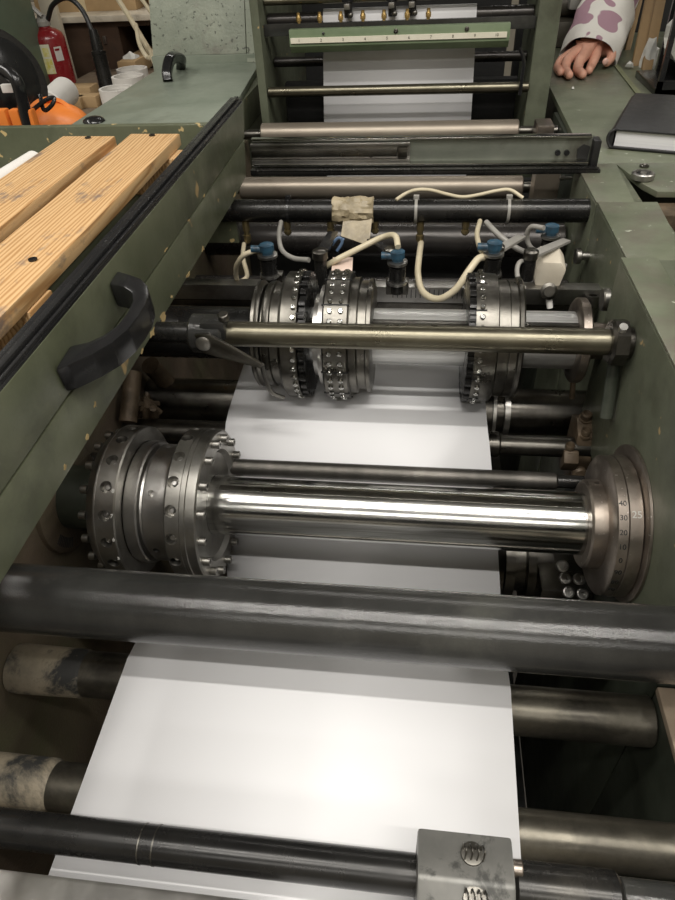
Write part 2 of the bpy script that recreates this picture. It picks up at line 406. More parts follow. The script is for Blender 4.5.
rg.build('oily_lump', rust, lf)
tag(lf.children[0], 'dark brown hammertone face caked with grime')
B().box((XL+.002, -.30, -.24), (.312, 2.05, -.205)).box((XL+.002, 1.93, .04), (.34, 1.95, .86)).build('dark_bed_sheets', void)  # bed plate plus an added upright sheet, black standing in for interior shade
mb = bpy.data.objects['dark_bed_sheets']; tag(mb, 'black bed plate and upright sheet added to darken the depth between the side frames', 'machine bed')

# ================================================================ PAPER WEB
prof = [(-.25, .80, -.325, .116), (.17, .80, -.327, .117), (.40, .80, -.334, .124), (.430, .794, -.334, .124), (.452, .774, -.33, .126), (.462, .745, -.325, .13),
        (.500, .655, -.31, .14), (.530, .612, -.30, .148), (.56, .594, -.298, .15), (.60, .596, -.296, .152), (.65, .629, -.297, .152), (.75, .718, -.31, .141), (.84, .795, -.322, .128),
        (.86, .803, -.324, .126), (.90, .803, -.328, .126), (1.04, .802, -.334, .128), (1.10, .800, -.334, .128), (1.135, .78, -.334, .128), (1.145, .74, -.334, .128), (1.15, .05, -.33, .13), (1.2, .0, -.33, .13),
        (2.15, .0, -.315, .138), (2.19, .05, -.315, .138), (2.20, .50, -.315, .138), (2.20, .96, -.315, .139), (2.20, 1.10, -.309, .135), (2.20, 1.225, -.303, .130), (2.206, 1.238, -.303, .130), (2.220, 1.244, -.303, .130), (2.234, 1.238, -.303, .130), (2.24, 1.222, -.303, .130), (2.24, .60, -.303, .130)]
b = B(); prev = None
for (y, z, xl, xr) in prof:
    row = [b.bm.verts.new((xl, y, z)), b.bm.verts.new((xr, y, z))]
    if prev: b.bm.faces.new((prev[0], prev[1], row[1], row[0]))
    prev = row
web = b.build('paper_web', paper, smooth=60)
tag(web, 'white paper web running flat through the press beneath the cutting wheels', 'paper web')
sd = web.modifiers.new('t', 'SOLIDIFY'); sd.thickness = .0006; sd.offset = 0

# ================================================================ ROLLERS AND SHAFTS
def roller(name, x0, x1, y, z, r, mat, label, cat='roller', ends=None, n=64):
    t = thing(name, ((x0+x1)/2, y, z), label, cat)
    B().lathe([(0, 0), (0, r-.003), (.003, r), (x1-x0-.003, r), (x1-x0, r-.003), (x1-x0, 0)], (x0, y, z), (1, 0, 0), n).build('barrel', mat, t)
    if ends:
        re, xa, xb, m2 = ends
        if xa < x0: B().cyl((xa, y, z), (x0, y, z), re, 32).build('journal', m2, t)
        if xb > x1: B().cyl((x1, y, z), (xb, y, z), re, 32).build('journal', m2, t)
    return t
roller('cross_bar', -.70, .3065, .405, .905, .0386, cast, 'thick black cast tie bar crossing the whole press above the web', 'tie bar')
B().cyl((XL, .436, .690), (.3125, .436, .690), .031, 64, .002).build('idler_roller', dirty)
tag(bpy.data.objects['idler_roller'], 'grimy steel roller below the web just behind the thick black tie bar', 'roller')
idl = bpy.data.objects['idler_roller']
tag(B().lathe([(0, .031), (0, .0335), (.012, .0340), (.10, .0325), (.105, .031)], (-.538, .436, .690), (1, 0, 0), 64).build('dusty_sleeve', grime, idl), 'pale dust caked over the left end')
lowr = roller('idler_roller', XL, .3125, .268, .746, .0258, dirty, 'scratched steel roller below the front of the web, nearest the viewer', 'roller')
# dust-caked sleeve on the left end of it
tag(B().lathe([(0, .0258), (0, .029), (.012, .0295), (.15, .0285), (.155, .0258)], (-.538, .268, .746), (1, 0, 0), 64).build('dusty_sleeve', grime, lowr), 'pale dust caked over the left end')
# front shaft with collar
fs = thing('clamp_shaft', (-.1, .189, .855), 'thin blackened shaft over the front web carrying the square clamp block', 'shaft')
B().cyl((-.60, .189, .855), (.114, .189, .855), .0163, 48).build('shaft_body', black_m, fs)
B().cyl((.10, .189, .855), (.187, .189, .855), .0200, 48, .003).build('collar', black_m, fs)
B().cyl((.187, .189, .855), (.3125, .189, .855), .0155, 48, .002).build('shaft_end', cast, fs)
for x in (-.226, -.213): B().ring((x, .189, .855), (1, 0, 0), .0167, .0160, .0012, 40).build('scribe_ring', steel_dark, fs)
# clamp block
cb = thing('clamp_block', (.06, .185, .855), 'square grey steel clamp block with springs at the bottom edge', 'clamp')
cbb = B().prism([(.019, .216, .886), (.019, .178, .890), (.019, .130, .862), (.019, .130, .80), (.019, .216, .80)], (.079, 0, 0), .003).build('block', M('smudged_grey_steel', (.13, .13, .12), (.20, .195, .18), 14, .5, (.34, .5), .05, 900, stain=((.07, .07, .065), 26, .50, .56)), cb)
cc_ = B().cyl((0, .189, .855), (.15, .189, .855), .0168, 40); cut(cbb, cc_)
B().cyl((.098, .197, .872), (.107, .197, .872), .007, 20, .001).build('clamp_knob', steel_dusty, cb)
for (x, y, z, rr) in ((.064, .199, .890, .006), (.065, .168, .886, .006)):
    bb = B()
    bb.lathe([(0, 0), (0, rr*1.6), (.0025, rr*1.5), (.003, rr*.9), (.003, 0)], (x, y, z-.002), (0, -.25 if y < .18 else 0, 1), 24)
    for k in range(4):
        xx = x-.0075+k*.005
        bb.tube([(xx, y+.003, z), (xx, y+.004, z+.008), (xx+.0015, y-.001, z+.011), (xx+.0015, y-.004, z+.008), (xx+.001, y-.005, z)], .0008, 6, 4)
    bb.build('spring', steel_dark, cb)
B().box((-.5, .06, .838), (-.10, .156, .860), .004).build('guide_plate', steel)
tag(bpy.data.objects['guide_plate'], 'smooth grey steel guide plate at the bottom left corner below the front shaft', 'plate')
B().box((.28, .14, .70), (.3115, .168, .82), .006).box((.296, .16, .742), (.3115, .215, .868), .005).cyl((.288, .15, .80), (.288, .15, .86), .008).cyl((.285, .17, .80), (.285, .18, .845), .007).build('bearing_bracket', rust)
tag(bpy.data.objects['bearing_bracket'] if 'bearing_bracket' in bpy.data.objects and not bpy.data.objects['bearing_bracket'].parent else [o for o in COL.objects if o.name.startswith('bearing_bracket') and not o.parent][0],
    'rusty bearing bracket at the bottom right corner, fixed to the frame', 'bracket')
# tie shaft hidden roller under the dip
roller('idler_roller', XL, .3125, .585, .632, .034, steel_dark, 'dark steel roller in the dip of the web, mostly hidden behind the thick black bar')
# knurled grey roller and dark shafts beyond the chrome one
roller('knurled_roller', XL, .228, .770, .785, .0133, knurl, 'slim grey knurled roller right behind the big chrome shaft', 'roller', (.0105, XL, .3065, black_m))
roller('nip_shaft', XL, .155, .905, .742, .023, steel_dark, 'dark oiled shaft under the web, its end showing right of the paper', 'shaft', (.018, XL, .3125, steel_dark))
t = roller('lower_drum', -.30, .15, 1.04, .715, .070, steel_dark, 'dark steel anvil drum under the web below the toothed wheels', 'drum', (.045, XL, XR, steel_dark))
B().ring((.148, 1.04, .715), (1, 0, 0), .073, .05, .006, 64).ring((.172, 1.04, .715), (1, 0, 0), .055, .04, .01, 64).build('drum_flange', steel, t)

# ---------------- main chrome shaft with its left wheels and right dial
AY, AZ = .675, .7925
ms = thing('main_shaft', (-.03, AY, AZ), 'big polished chrome shaft between the perforated wheels and the numbered dial', 'shaft')
B().cyl((-.45, AY, AZ), (.256, AY, AZ), .0455, 96, .001).build('shaft_body', chrome, ms)
B().box((-.28, AY-.012, AZ+.0438), (.24, AY-.004, AZ+.0460), .0006, None).build('keyway', steel_dark, ms)
B().cyl((XL, AY, AZ), (-.45, AY, AZ), .050, 48, .003).build('shaft_stub', green_dark, ms)

def rim_holes(c, x, ang0, r, n=18, rad=.0062, dep=.014, skip=()):
    for k in range(n):
        if k in skip: continue
        a = ang0+2*PI*k/n; d = V((0, cos(a), sin(a)))
        c.cyl(V((x, AY, AZ))+d*(r-dep), V((x, AY, AZ))+d*(r+.01), rad, 20)
    return c
# wheel A (far left): rim with radial holes
wa = thing('perforating_wheel', (-.42, AY, AZ-.113), 'steel wheel with radial rim holes, outermost on the left of the chrome shaft', 'wheel')
ra = B().lathe([(0, .046), (0, .085), (.006, .104), (.022, .1165), (.052, .1165), (.054, .1145), (.054, .094), (.048, .092), (.048, .046), (0, .046)], (-.458, AY, AZ), (1, 0, 0), 96).build('rim', steel_mid, wa)
cut(ra, rim_holes(B(), -.419, .1, .1165, 18, .0086))
B().ring((-.4345, AY, AZ), (1, 0, 0), .1173, .113, .0012, 96).build('edge_line', steel, wa)
# wheel B hub and disc
wb = thing('perforating_wheel', (-.33, AY, AZ-.113), 'grooved steel wheel with bolt-studded open face, inner one on the left of the chrome shaft', 'wheel')
B().lathe([(0, .046), (0, .093), (.002, .094), (.018, .094), (.020, .092), (.020, .082), (.026, .080), (.026, .088), (.028, .0895), (.050, .0895), (.060, .092), (.066, .100), (.066, .046), (0, .046)], (-.403, AY, AZ), (1, 0, 0), 96).build('hub', steel, wb)
rb = B().lathe([(0, .046), (0, .1115), (.004, .1165), (.0235, .1165), (.024, .1155), (.025, .1155), (.0255, .1165), (.031, .1165), (.032, .115), (.045, .115), (.047, .1125), (.047, .086), (.040, .080), (.040, .046), (0, .046)], (-.336, AY, AZ), (1, 0, 0), 96).build('rim', steel_mid, wb)
cut(rb, rim_holes(B(), -.3240, .0, .1165, 18, .0086))
hb = [o for o in wb.children if o.name.startswith('hub')][0]
cut(hb, rim_holes(B(), -.364, .12, .0895, 6, .005, .012))
# small screws inside the rim holes
s0 = None
for (w, x, a0, n_) in ((wa, -.419, .1, 18), (wb, -.3240, 0, 18)):
    for k in range(n_):
        a = a0+2*PI*k/n_; d = V((0, cos(a), sin(a))); p = V((x, AY, AZ))+d*.1045
        if s0 is None:
            s0 = B().lathe([(0, 0), (0, .0042), (.005, .0042), (.006, .003), (.006, 0)], (0, 0, 0), (0, 0, 1), 16).build('set_screw', steel, None, origin=(0, 0, 0))
            s0.parent = w; s0.location = (p-ORG[w.name])*S; s0.rotation_euler = (a-PI/2, 0, 0); continue
        clone(s0, w, p, (a-PI/2, 0, 0))
# bolts round the open face of wheel B and back face of wheel A
b0 = None
for (w, x, sx, n_, rr) in ((wb, -.289, 1, 16, .1020), (wa, -.451, -1, 18, .104)):
    for k in range(n_):
        a = .13+2*PI*k/n_; p = V((x, AY+cos(a)*rr, AZ+sin(a)*rr))
        if b0 is None:
            b0 = B().lathe([(0, 0), (0, .0062), (.009, .0062), (.010, .0054), (.010, .003), (.006, .003), (.006, 0)], (0, 0, 0), (1, 0, 0), 16).build('socket_bolt', steel_mid, None, origin=(0, 0, 0))
            b0.parent = w; b0.location = (p-ORG[w.name])*S; continue
        c = clone(b0, w, p, (0, 0, 0 if sx > 0 else PI))
for k, num in enumerate(('8', '7', '6', '5', '4', '3')):
    a = PI-.62+.2*k+.1
    a2 = PI-.15+(k-2.5)*.30
    d = V((0, cos(a2), sin(a2)))
    text(num, .008, light_mark, wa, V((-.4075, AY, AZ))+d*.1168, (1, 0, 0), V((1, 0, 0)).cross(d)*-1)
# right dial
dl = thing('index_dial', (.29, AY, AZ-.115), 'dusty steel index dial with engraved numbers at the right end of the chrome shaft', 'dial')
cl = B().lathe([(0, .0456), (0, .061), (.003, .064), (.022, .064), (.024, .062), (.024, .0456), (0, .0456)], (.247, AY, AZ), (1, 0, 0), 80).build('collar', steel_dusty, dl)
cut(cl, B().cyl((.259, AY-.0420, AZ-.030), (.259, AY-.0560, AZ-.0400), .0045, 16).cyl((.262, AY+.02, AZ+.05), (.262, AY+.03, AZ+.075), .004, 16))
B().lathe([(0, .046), (0, .097), (.002, .100), (.0145, .100), (.0145, .046), (0, .046)], (.268, AY, AZ), (1, 0, 0), 96).build('numbered_ring', steel_dusty, dl)
B().lathe([(0, .046), (0, .099), (.001, .101), (.017, .101), (.0185, .099), (.0185, .046), (0, .046)], (.283, AY, AZ), (1, 0, 0), 96).build('outer_ring', steel_dusty, dl)
tag(B().lathe([(0, .046), (0, .110), (.001, .112), (.0045, .112), (.0045, .046), (0, .046)], (.302, AY, AZ+.006), (1, 0, 0), 96).build('back_flange', steel_dusty, dl), 'wide flange coated in pale dust')
for k, num in enumerate(('40', '30', '20', '10', '0', '90', '80', '70')):
    a = PI-.906+.190*(k-1)
    d = V((0, cos(a), sin(a)))
    text(num, .010, ink, dl, V((.2755, AY, AZ))+d*.1004, (1, 0, 0), V((1, 0, 0)).cross(d)*-1, 'engraved_number')
d = V((0, cos(PI-.95), sin(PI-.95))); text('25', .013, light_mark, dl, V((.292, AY, AZ))+d*.1014, (1, 0, 0), V((1, 0, 0)).cross(d)*-1, 'engraved_number')

# ---------------- lower right hub seen under the chrome shaft
lh = thing('lower_gear_hub', (.20, .72, .46), 'oily black hub assembly low between the web and the dial', 'gear hub')
B().lathe([(0, 0), (0, .07), (.010, .075), (.014, .070), (.030, .070), (.032, .055), (.050, .055), (.052, .072), (.066, .072), (.068, .06), (.095, .06), (.095, 0)], (.158, .80, .555), (1, 0, 0), 64).build('hub', steel_dark, lh)
B().cyl((.253, .80, .555), (.3125, .80, .555), .03, 32).build('hub_shaft', steel_dark, lh)

# ---------------- near (upper) cross shaft with clamp lever
UY, UZ = .849, .990
us = thing('cross_shaft', (0, UY, UZ), 'slim olive bronze shaft in front of the toothed wheels with a clamp lever', 'shaft')
B().cyl((-.30, UY, UZ), (.276, UY, UZ), .0190, 64).build('shaft_body', olive_shaft, us)
B().cyl((-.50, UY, UZ), (-.34, UY, UZ), .0165, 48).build('shaft_end', black_m, us)
fl = B().lathe([(0, 0), (0, .019), (0, .030), (.004, .034), (.022, .034), (.022, .0)], (.275, UY, UZ), (1, 0, 0), 8).cyl((.297, UY, UZ), (.3065, UY, UZ), .022, 32).build('end_flange', steel_dark, us)
B().cyl((.285, UY-.012, UZ+.024), (.285, UY-.018, UZ+.036), .006, 12).build('flange_bolt', steel, us)
cp = B().lathe([(0, 0), (0, .026), (.004, .030), (.05, .030), (.054, .026), (.054, 0)], (-.345, UY, UZ), (1, 0, 0), 40).box((-.325, UY-.022, UZ), (-.285, UY+.01, UZ+.030), .006).build('clamp_body', cast, us)
B().cyl((-.287, UY-.01, UZ+.030), (-.287, UY-.012, UZ+.041), .008, 20, .001).build('clamp_bolt', steel_dark, us)
lv0 = V((-.315, UY-.034, UZ+.006))
B().prism([lv0+V((-.012, 0, .014)), lv0+V((.010, 0, .016)), lv0+V((.088, -.012, -.026)), lv0+V((.086, -.012, -.034)), lv0+V((-.002, 0, -.018))], (0, -.006, 0), .0015).build('lever', steel_dark, us)
B().lathe([(0, 0), (0, .012), (.004, .011), (.005, .009), (.005, 0)], lv0+V((0, -.005, 0)), (0, -1, 0), 24).build('slotted_screw', steel, us)
B().tube([lv0+V((.087, -.012, -.03)), lv0+V((.085, .0, -.06)), lv0+V((.088, .015, -.10)), lv0+V((.102, .035, -.125))], .0035, 8, 6).build('spring_rod', steel_dark, us)

# ---------------- toothed wheels on the rear shaft
WY, WZ, WR = .978, .914, .109
rs = thing('rear_shaft', (-.08, WY, WZ), 'polished chrome shaft carrying the toothed cutting wheels', 'shaft')
B().cyl((-.262, WY, WZ), (.262, WY, WZ), .0475, 80).build('shaft_body', M('satin_chrome', (.60, .60, .58), (.72, .72, .70), 5, .85, (.34, .44), streak=((.42, .42, .41), (3, 90, 90), .45, .7)), rs)
B().box((-.26, WY-.030, WZ+.034), (.26, WY-.018, WZ+.044), .001).build('key_bar', steel_dark, rs)
B().cyl((XL, WY, WZ), (-.262, WY, WZ), .0455, 64).build('shaft_end', black_m, rs)
tag(B().lathe([(0, .0475), (0, .066), (.003, .070), (.015, .070), (.018, .066), (.018, .03), (.088, .03), (.088, 0), (0, 0)], (.258, WY, WZ), (1, 0, 0), 64).build('end_disc', steel_dusty, rs), 'dusty pale end disc')

stud0 = [None]
def stud(w, x, a, r):
    p = V((x, WY+cos(a)*r, WZ+sin(a)*r))
    if stud0[0] is None:
        o = B().lathe([(-.003, 0), (-.003, .0044), (.0022, .0042), (.0032, .0030), (.0032, .0016), (.002, .0016), (.002, 0)], (0, 0, 0), (0, 0, 1), 12).build('cap_screw', chrome, None, origin=(0, 0, 0))
        o.parent = w; o.location = (p-ORG[w.name])*S; o.rotation_euler = (a-PI/2, 0, 0); stud0[0] = o
    else: clone(stud0[0], w, p, (a-PI/2, 0, 0))
def segment_lines(w, x0, x1, r, n, a0=0):
    for k in range(n):
        b = B()
        a = a0+2*PI*k/n
        d = V((0, cos(a), sin(a))); tdir = V((0, -sin(a), cos(a)))
        c = V((0, WY, WZ))+d*(r-.0015)
        P = [V((x0, 0, 0))+c-tdir*.0012, V((x0, 0, 0))+c+tdir*.0012, V((x0, 0, 0))+c+tdir*.0012+d*.003, V((x0, 0, 0))+c-tdir*.0012+d*.003]
        b.prism(P, (x1-x0, 0, 0)).build('segment_joint', void, w)
def toothed(b, x0, x1, r, n, h):
    for k in range(n):
        a = 2*PI*k/n
        pts = []
        for (dr, da) in ((-.004, -.34), (h*.8, -.26), (h, 0), (h*.8, .26), (-.004, .34)):
            aa = a+da*2*PI/n; pts.append((x0, WY+cos(aa)*(r+dr), WZ+sin(aa)*(r+dr)))
        b.prism(pts, (x1-x0, 0, 0))
    return b
w1 = thing('toothed_wheel', (-.225, WY, WZ-WR), 'dark toothed wheel with one row of bright screws, leftmost on the rear shaft', 'wheel')
B().lathe([(0, .048), (0, .088), (.003, .092), (.008, .092), (.010, .088), (.014, .086), (.016, .078), (.022, .078), (.024, .0475), (0, .048)], (-.272, WY, WZ), (1, 0, 0), 80).build('flange', steel_dark, w1)
B().lathe([(0, .048), (0, .088), (.004, .091), (.012, .091), (.014, .088), (.030, .088), (.030, .048), (0, .048)], (-.252, WY, WZ), (1, 0, 0), 80).build('hub', steel_dark, w1)
B().lathe([(0, .048), (0, .099), (.003, .103), (.006, .107), (.024, .107), (.032, .108), (.032, .048), (0, .048)], (-.2225, WY, WZ), (1, 0, 0), 96).build('drum', steel_dark, w1)
segment_lines(w1, -.192, -.180, .107, 12, .2)
toothed(B().lathe([(0, .048), (0, .100), (.010, .100), (.010, .048), (0, .048)], (-.1885, WY, WZ), (1, 0, 0), 64), -.1885, -.179, .099, 30, .008).build('tooth_ring', black_m, w1)
for k in range(40): stud(w1, -.1965, 2*PI*k/40, WR-.001)
w2 = thing('toothed_wheel', (-.11, WY, WZ-WR), 'dark wheel with two rows of bright screws, middle of the three on the rear shaft', 'wheel')
B().lathe([(0, .048), (0, .102), (.003, .1075), (.040, .1075), (.042, .104), (.042, .048), (0, .048)], (-.150, WY, WZ), (1, 0, 0), 96).build('drum', steel_dark, w2)
segment_lines(w2, -.151, -.107, .1068, 12, .05)
B().lathe([(0, .048), (0, .098), (.012, .099), (.014, .092), (.026, .092), (.028, .096), (.034, .096), (.036, .088), (.036, .048), (0, .048)], (-.108, WY, WZ), (1, 0, 0), 80).build('hub', steel_dark, w2)
B().lathe([(0, .048), (0, .07), (.010, .07), (.010, .085), (.018, .085), (.018, .048), (0, .048)], (-.170, WY, WZ), (1, 0, 0), 64).build('spacer', steel, w2)
for k in range(40): stud(w2, -.1375, 2*PI*k/40+.05, WR-.001); stud(w2, -.120, 2*PI*k/40+.05, WR-.001)
w3 = thing('toothed_wheel', (.13, WY, WZ-WR), 'dark toothed wheel with a row of bright screws, rightmost on the rear shaft', 'wheel')
toothed(B().lathe([(0, .048), (0, .102), (.010, .102), (.010, .048), (0, .048)], (.081, WY, WZ), (1, 0, 0), 64), .081, .091, .100, 30, .008).build('tooth_ring', black_m, w3)
B().lathe([(0, .048), (0, .1075), (.020, .1075), (.034, .1065), (.036, .103), (.036, .048), (0, .048)], (.091, WY, WZ), (1, 0, 0), 96).build('drum', steel_dark, w3)
segment_lines(w3, .0905, .107, .1068, 12, .1)
B().lathe([(0, .048), (0, .097), (.016, .097), (.0165, .095), (.018, .095), (.0185, .097), (.030, .097), (.032, .101), (.037, .103), (.040, .099), (.040, .048), (0, .048)], (.127, WY, WZ), (1, 0, 0), 80).build('hub', steel_dark, w3)
for k in range(40): stud(w3, .1005, 2*PI*k/40+.1, WR-.001)

# ---------------- rear support rail, knife holders and valve
hr = thing('holder_rail', (-.1, 1.2, .85), 'bright steel mounting rail behind the toothed wheels', 'rail')
B().box((XL, 1.185, .868), (.349, 1.215, .902), .003).build('bar', steel, hr)
B().box((XL, 1.20, .845), (.349, 1.225, .860), .002).build('lower_bar', steel_dark, hr)
for k in range(24):
    x = -.05+k*.009
    if k == 0: tk = B().box((x, 1.1835, .880), (x+.0015, 1.1855, .898)).build('scale_tick', ink, hr, origin=(x, 1.185, .88))
    else: clone(tk, hr, (x, 1.185, .88))
def holder(u, vb, y, label, first=None, armdir=1):
    p = at(u, vb, y=y); z0 = p.z; x = p.x
    if first is not None: return copy_tree(first, (x, y, z0), label)
    t = thing('knife_holder', (x, y, z0), label, 'knife holder', 'pneumatic knife holders')
    B().lathe([(-.02, 0), (-.02, .012), (0, .012), (0, .015), (.004, .016), (.034, .016), (.036, .013), (.04, .013), (.04, 0)], (x, y, z0), (0, 0, 1), 32).build('body', black_m, t)
    B().lathe([(.0, .016), (.0, .019), (.005, .019), (.005, .016), (0, .016)], (x, y, z0), (0, 0, 1), 32).build('collar', steel, t)
    B().lathe([(.040, 0), (.040, .019), (.045, .019), (.046, .016), (.046, 0)], (x, y, z0), (0, 0, 1), 32).build('cap_ring', steel, t)
    cp_ = B().lathe([(.046, 0), (.046, .011), (.052, .011), (.052, .014), (.064, .014), (.066, .010), (.066, 0)], (x, y, z0), (0, 0, 1), 10).build('cap', blue, t)
    B().cyl((x-.008, y, z0+.055), (x-.030, y, z0+.055), .007, 12).build('fitting', blue, cp_)
    B().box((x-.022, y+.008, z0-.03), (x+.022, y+.034, z0-.003), .003).build('foot', steel_dark, t)
    return t
h1 = holder(270, 276, 1.16, 'blue-capped knife holder above the leftmost toothed wheel')
h2 = holder(397, 283, 1.16, 'blue-capped knife holder standing right of the middle wheel', h1)
h3 = holder(491, 275, 1.16, 'blue-capped knife holder above the rightmost toothed wheel', h1)
h4 = holder(547, 256, 1.31, 'blue-capped knife holder under the right end of the black tube', h1)

def lever_arm(name, a, b_, wa_, wb_, mat, label, post=None):
    a, b_ = V(a), V(b_); d = (b_-a).normalized(); n_ = V((0, 0, 1)).cross(d).normalized(); u_ = d.cross(n_)
    t = thing(name, a, label, 'lever')
    B().prism([a-n_*wa_, b_-n_*wb_, b_+n_*wb_, a+n_*wa_], -u_*.006 if u_.z > 0 else u_*.006, .001).build('arm', mat, t)
    B().lathe([(-.008, 0), (-.008, wa_*1.25), (.006, wa_*1.25), (.009, wa_*.9), (.009, 0)], a, (0, 0, 1), 24).build('pivot_screw', steel_dark, t)
    if post: B().cyl(a-V((0, 0, .004)), a-V((0, 0, post)), .012, 24).build('post', black_m, t)
    return t
lever_arm('clamp_lever', at(320, 254, y=1.16), at(333, 231, y=1.30), .012, .010, black_p, 'black clamp lever between the leftmost and middle toothed wheels', .075)
lever_arm('clamp_lever', at(391, 252, y=1.17), at(371, 238, y=1.27), .010, .009, black_p, 'black clamp lever slanting under the masking tape toward the middle holder')
lever_arm('clamp_lever', at(497, 249, y=1.17), at(522, 235, y=1.28), .011, .009, hose_g, 'grey clamp lever pointing right beside the rightmost wheel', .02)
lever_arm('clamp_lever', at(531, 254, y=1.18), at(567, 239, y=1.28), .011, .009, hose_g, 'grey clamp lever above the cream valve near the right frame', .05)
lever_arm('clamp_lever', at(262, 252, y=1.17), at(249, 246, y=1.24), .008, .008, steel_dark, 'short dark lever left of the leftmost knife holder')

slot_ = None
vb = thing('valve_box', (.28, 1.30, .83), 'cream enamel valve box with a round stem by the right frame', 'valve')
c_ = at(549, 273, y=1.20)
B().prism([c_+V(q) for q in ((-.022, 0, -.028), (.024, 0, -.032), (.032, 0, .004), (.020, 0, .020), (-.016, 0, .022), (-.030, 0, .0))], (0, .05, .012), .005).build('housing', cream, vb)
p = at(548, 291, y=1.19)
B().lathe([(0, 0), (0, .012), (.006, .016), (.010, .016), (.012, .010), (.016, .010), (.016, 0)], p, (0, -.7, .3), 28).build('knob', steel_dark, vb)
B().cyl(p, at(550, 308, y=1.18), .006, 12).build('stem', white_p, vb)

# ---------------- black air tube with tape, ties and fittings
TY, TZ, TR = 1.404, .971, .0237
bt = thing('air_tube', (-.05, TY, TZ), 'glossy black tube crossing the press, holding the hoses', 'tube')
B().cyl((XL, TY, TZ), (.346, TY, TZ), TR, 56).build('tube_body', black_m, bt)
def tx(u): # x on the tube axis for a picture column, solved on the tube's own plane
    return at(u, 209, y=TY).x
tp = thing('masking_tape', (tx(352), TY, TZ-TR), 'crumpled masking tape wrapped round the black tube with a loose flap', 'tape')
b = B(); n = 28; xs_ = [tx(334)+(tx(373)-tx(334))*k/9 for k in range(10)]; rows = []
for k, x in enumerate(xs_):
    rows.append([b.bm.verts.new((x+random.uniform(-.004, .004), TY+cos(2*PI*j/n)*(TR+random.uniform(.001, .0075)), TZ+sin(2*PI*j/n)*(TR+random.uniform(.001, .0075)))) for j in range(n)])
inn = [[b.bm.verts.new((x, TY+cos(2*PI*j/n)*(TR+.0003), TZ+sin(2*PI*j/n)*(TR+.0003))) for j in range(n)] for x in (xs_[0]-.002, xs_[-1]+.002)]
rows = [inn[0]]+rows+[inn[1]]
for r0, r1 in zip(rows, rows[1:]):
    for j in range(n): b.bm.faces.new((r0[j], r0[(j+1) % n], r1[(j+1) % n], r1[j]))
b.build('wrap', tape, tp, smooth=20)
q = [at(343, 222, y=1.376), at(372, 219, y=1.378), at(369, 246, y=1.35), at(353, 240, y=1.345), at(341, 236, y=1.35)]
B().prism(q, (0, .0012, .001)).build('flap', tape, tp, smooth=15)
tie0 = None
for u, lb in ((289, 'zip tie on the black tube left of the tape'), (416, 'pale zip tie on the black tube beside the long hose'), (508, 'pale zip tie near the right end of the black tube')):
    x = tx(u)
    t = tag(B().ring((x-.003, TY, TZ), (1, 0, 0), TR+.0025, TR-.0005, .006, 40).box((x-.006, TY-.004, TZ+TR), (x+.006, TY+.006, TZ+TR+.009), .001).build('zip_tie', black_p if u < 300 else hose_g), lb, 'zip tie', 'zip ties on the black tube')
for u, v1 in ((244, 245), (286, 236), (330, 234), (375, 234), (421, 244), (467, 235)):
    x = tx(u); zb = TZ-TR
    t = thing('brass_fitting', (x, TY-.004, zb), {244: 'dirty brass hose fitting under the black tube, leftmost of the row', 286: 'dirty brass fitting under the tube below the black zip tie', 330: 'dirty brass fitting under the tube just left of the tape', 375: 'dirty brass fitting under the tube just right of the tape',
              421: 'dirty brass fitting with the long looping cream hose', 467: 'dirty brass fitting under the tube, rightmost of the row'}[u], 'fitting', 'brass fittings under the black tube')
    L = (v1-222)*.0021
    B().lathe([(-.004, 0), (-.004, .008), (L*.4, .008), (L*.4, .006), (L*.6, .006), (L*.6, .0085), (L*.85, .0085), (L, .005), (L, 0)], (x, TY-.004, zb), (0, 0, -1), 8).build('nut', brass_old, t)
def hose(pts, r, mat, label, name='air_hose'):
    o = B().tube([at(u, v, y=y) for (u, v, y) in pts], r, 10, 8).build(name, mat)
    return tag(o, label, 'hose', 'hoses around the knife holders')
hose([(244, 244, 1.395), (243, 258, 1.33), (247, 276, 1.26), (238, 281, 1.22), (236, 268, 1.18), (243, 256, 1.16), (254, 251, 1.16), (262, 250, 1.16)], .0050, hose_c, 'cream hose looping at the left from the tube to the leftmost holder')
hose([(281, 222, 1.375), (279, 235, 1.30), (282, 250, 1.24), (293, 258, 1.21), (309, 260, 1.19)], .0050, hose_g, 'grey hose curving down left of the black clamp lever')
hose([(326, 266, 1.17), (340, 258, 1.17), (362, 247, 1.20), (383, 237, 1.21), (395, 236, 1.19), (398, 247, 1.16)], .0058, hose_c, 'cream hose arching under the tape to the middle holder')
hose([(421, 243, 1.395), (419, 258, 1.30), (418, 275, 1.22), (423, 292, 1.16), (438, 299, 1.13), (455, 290, 1.12), (468, 272, 1.13), (478, 259, 1.15), (485, 257, 1.16)], .0066, hose_c, 'long cream hose hanging in a deep loop to the rightmost holder')
hose([(480, 221, 1.375), (477, 234, 1.28), (480, 248, 1.19), (484, 254, 1.16)], .0050, hose_c, 'short cream hose dropping behind the rightmost holder')
hose([(486, 222, 1.375), (500, 236, 1.33), (520, 250, 1.31), (541, 256, 1.30), (565, 266, 1.33)], .0058, hose_g, 'grey hose slanting down right toward the frame')
hose([(544, 228, 1.26), (531, 227, 1.28), (527, 238, 1.29), (534, 250, 1.29), (560, 258, 1.32)], .0050, hose_g, 'grey hose coiled round the holder at the right frame')
hose([(528, 262, 1.20), (520, 262, 1.17), (517, 272, 1.15), (521, 290, 1.12)], .0045, hose_g, 'thin grey hose bent down onto the rightmost wheel hub')
hose([(396, 200, 1.40), (405, 194, 1.42), (416, 190, 1.42), (430, 190, 1.42), (446, 194, 1.42), (462, 197, 1.42), (478, 195, 1.42), (496, 191, 1.42), (510, 190, 1.42), (523, 198, 1.41)], .0038, hose_c, 'cream hose lying along the top of the black tube', 'air_hose')
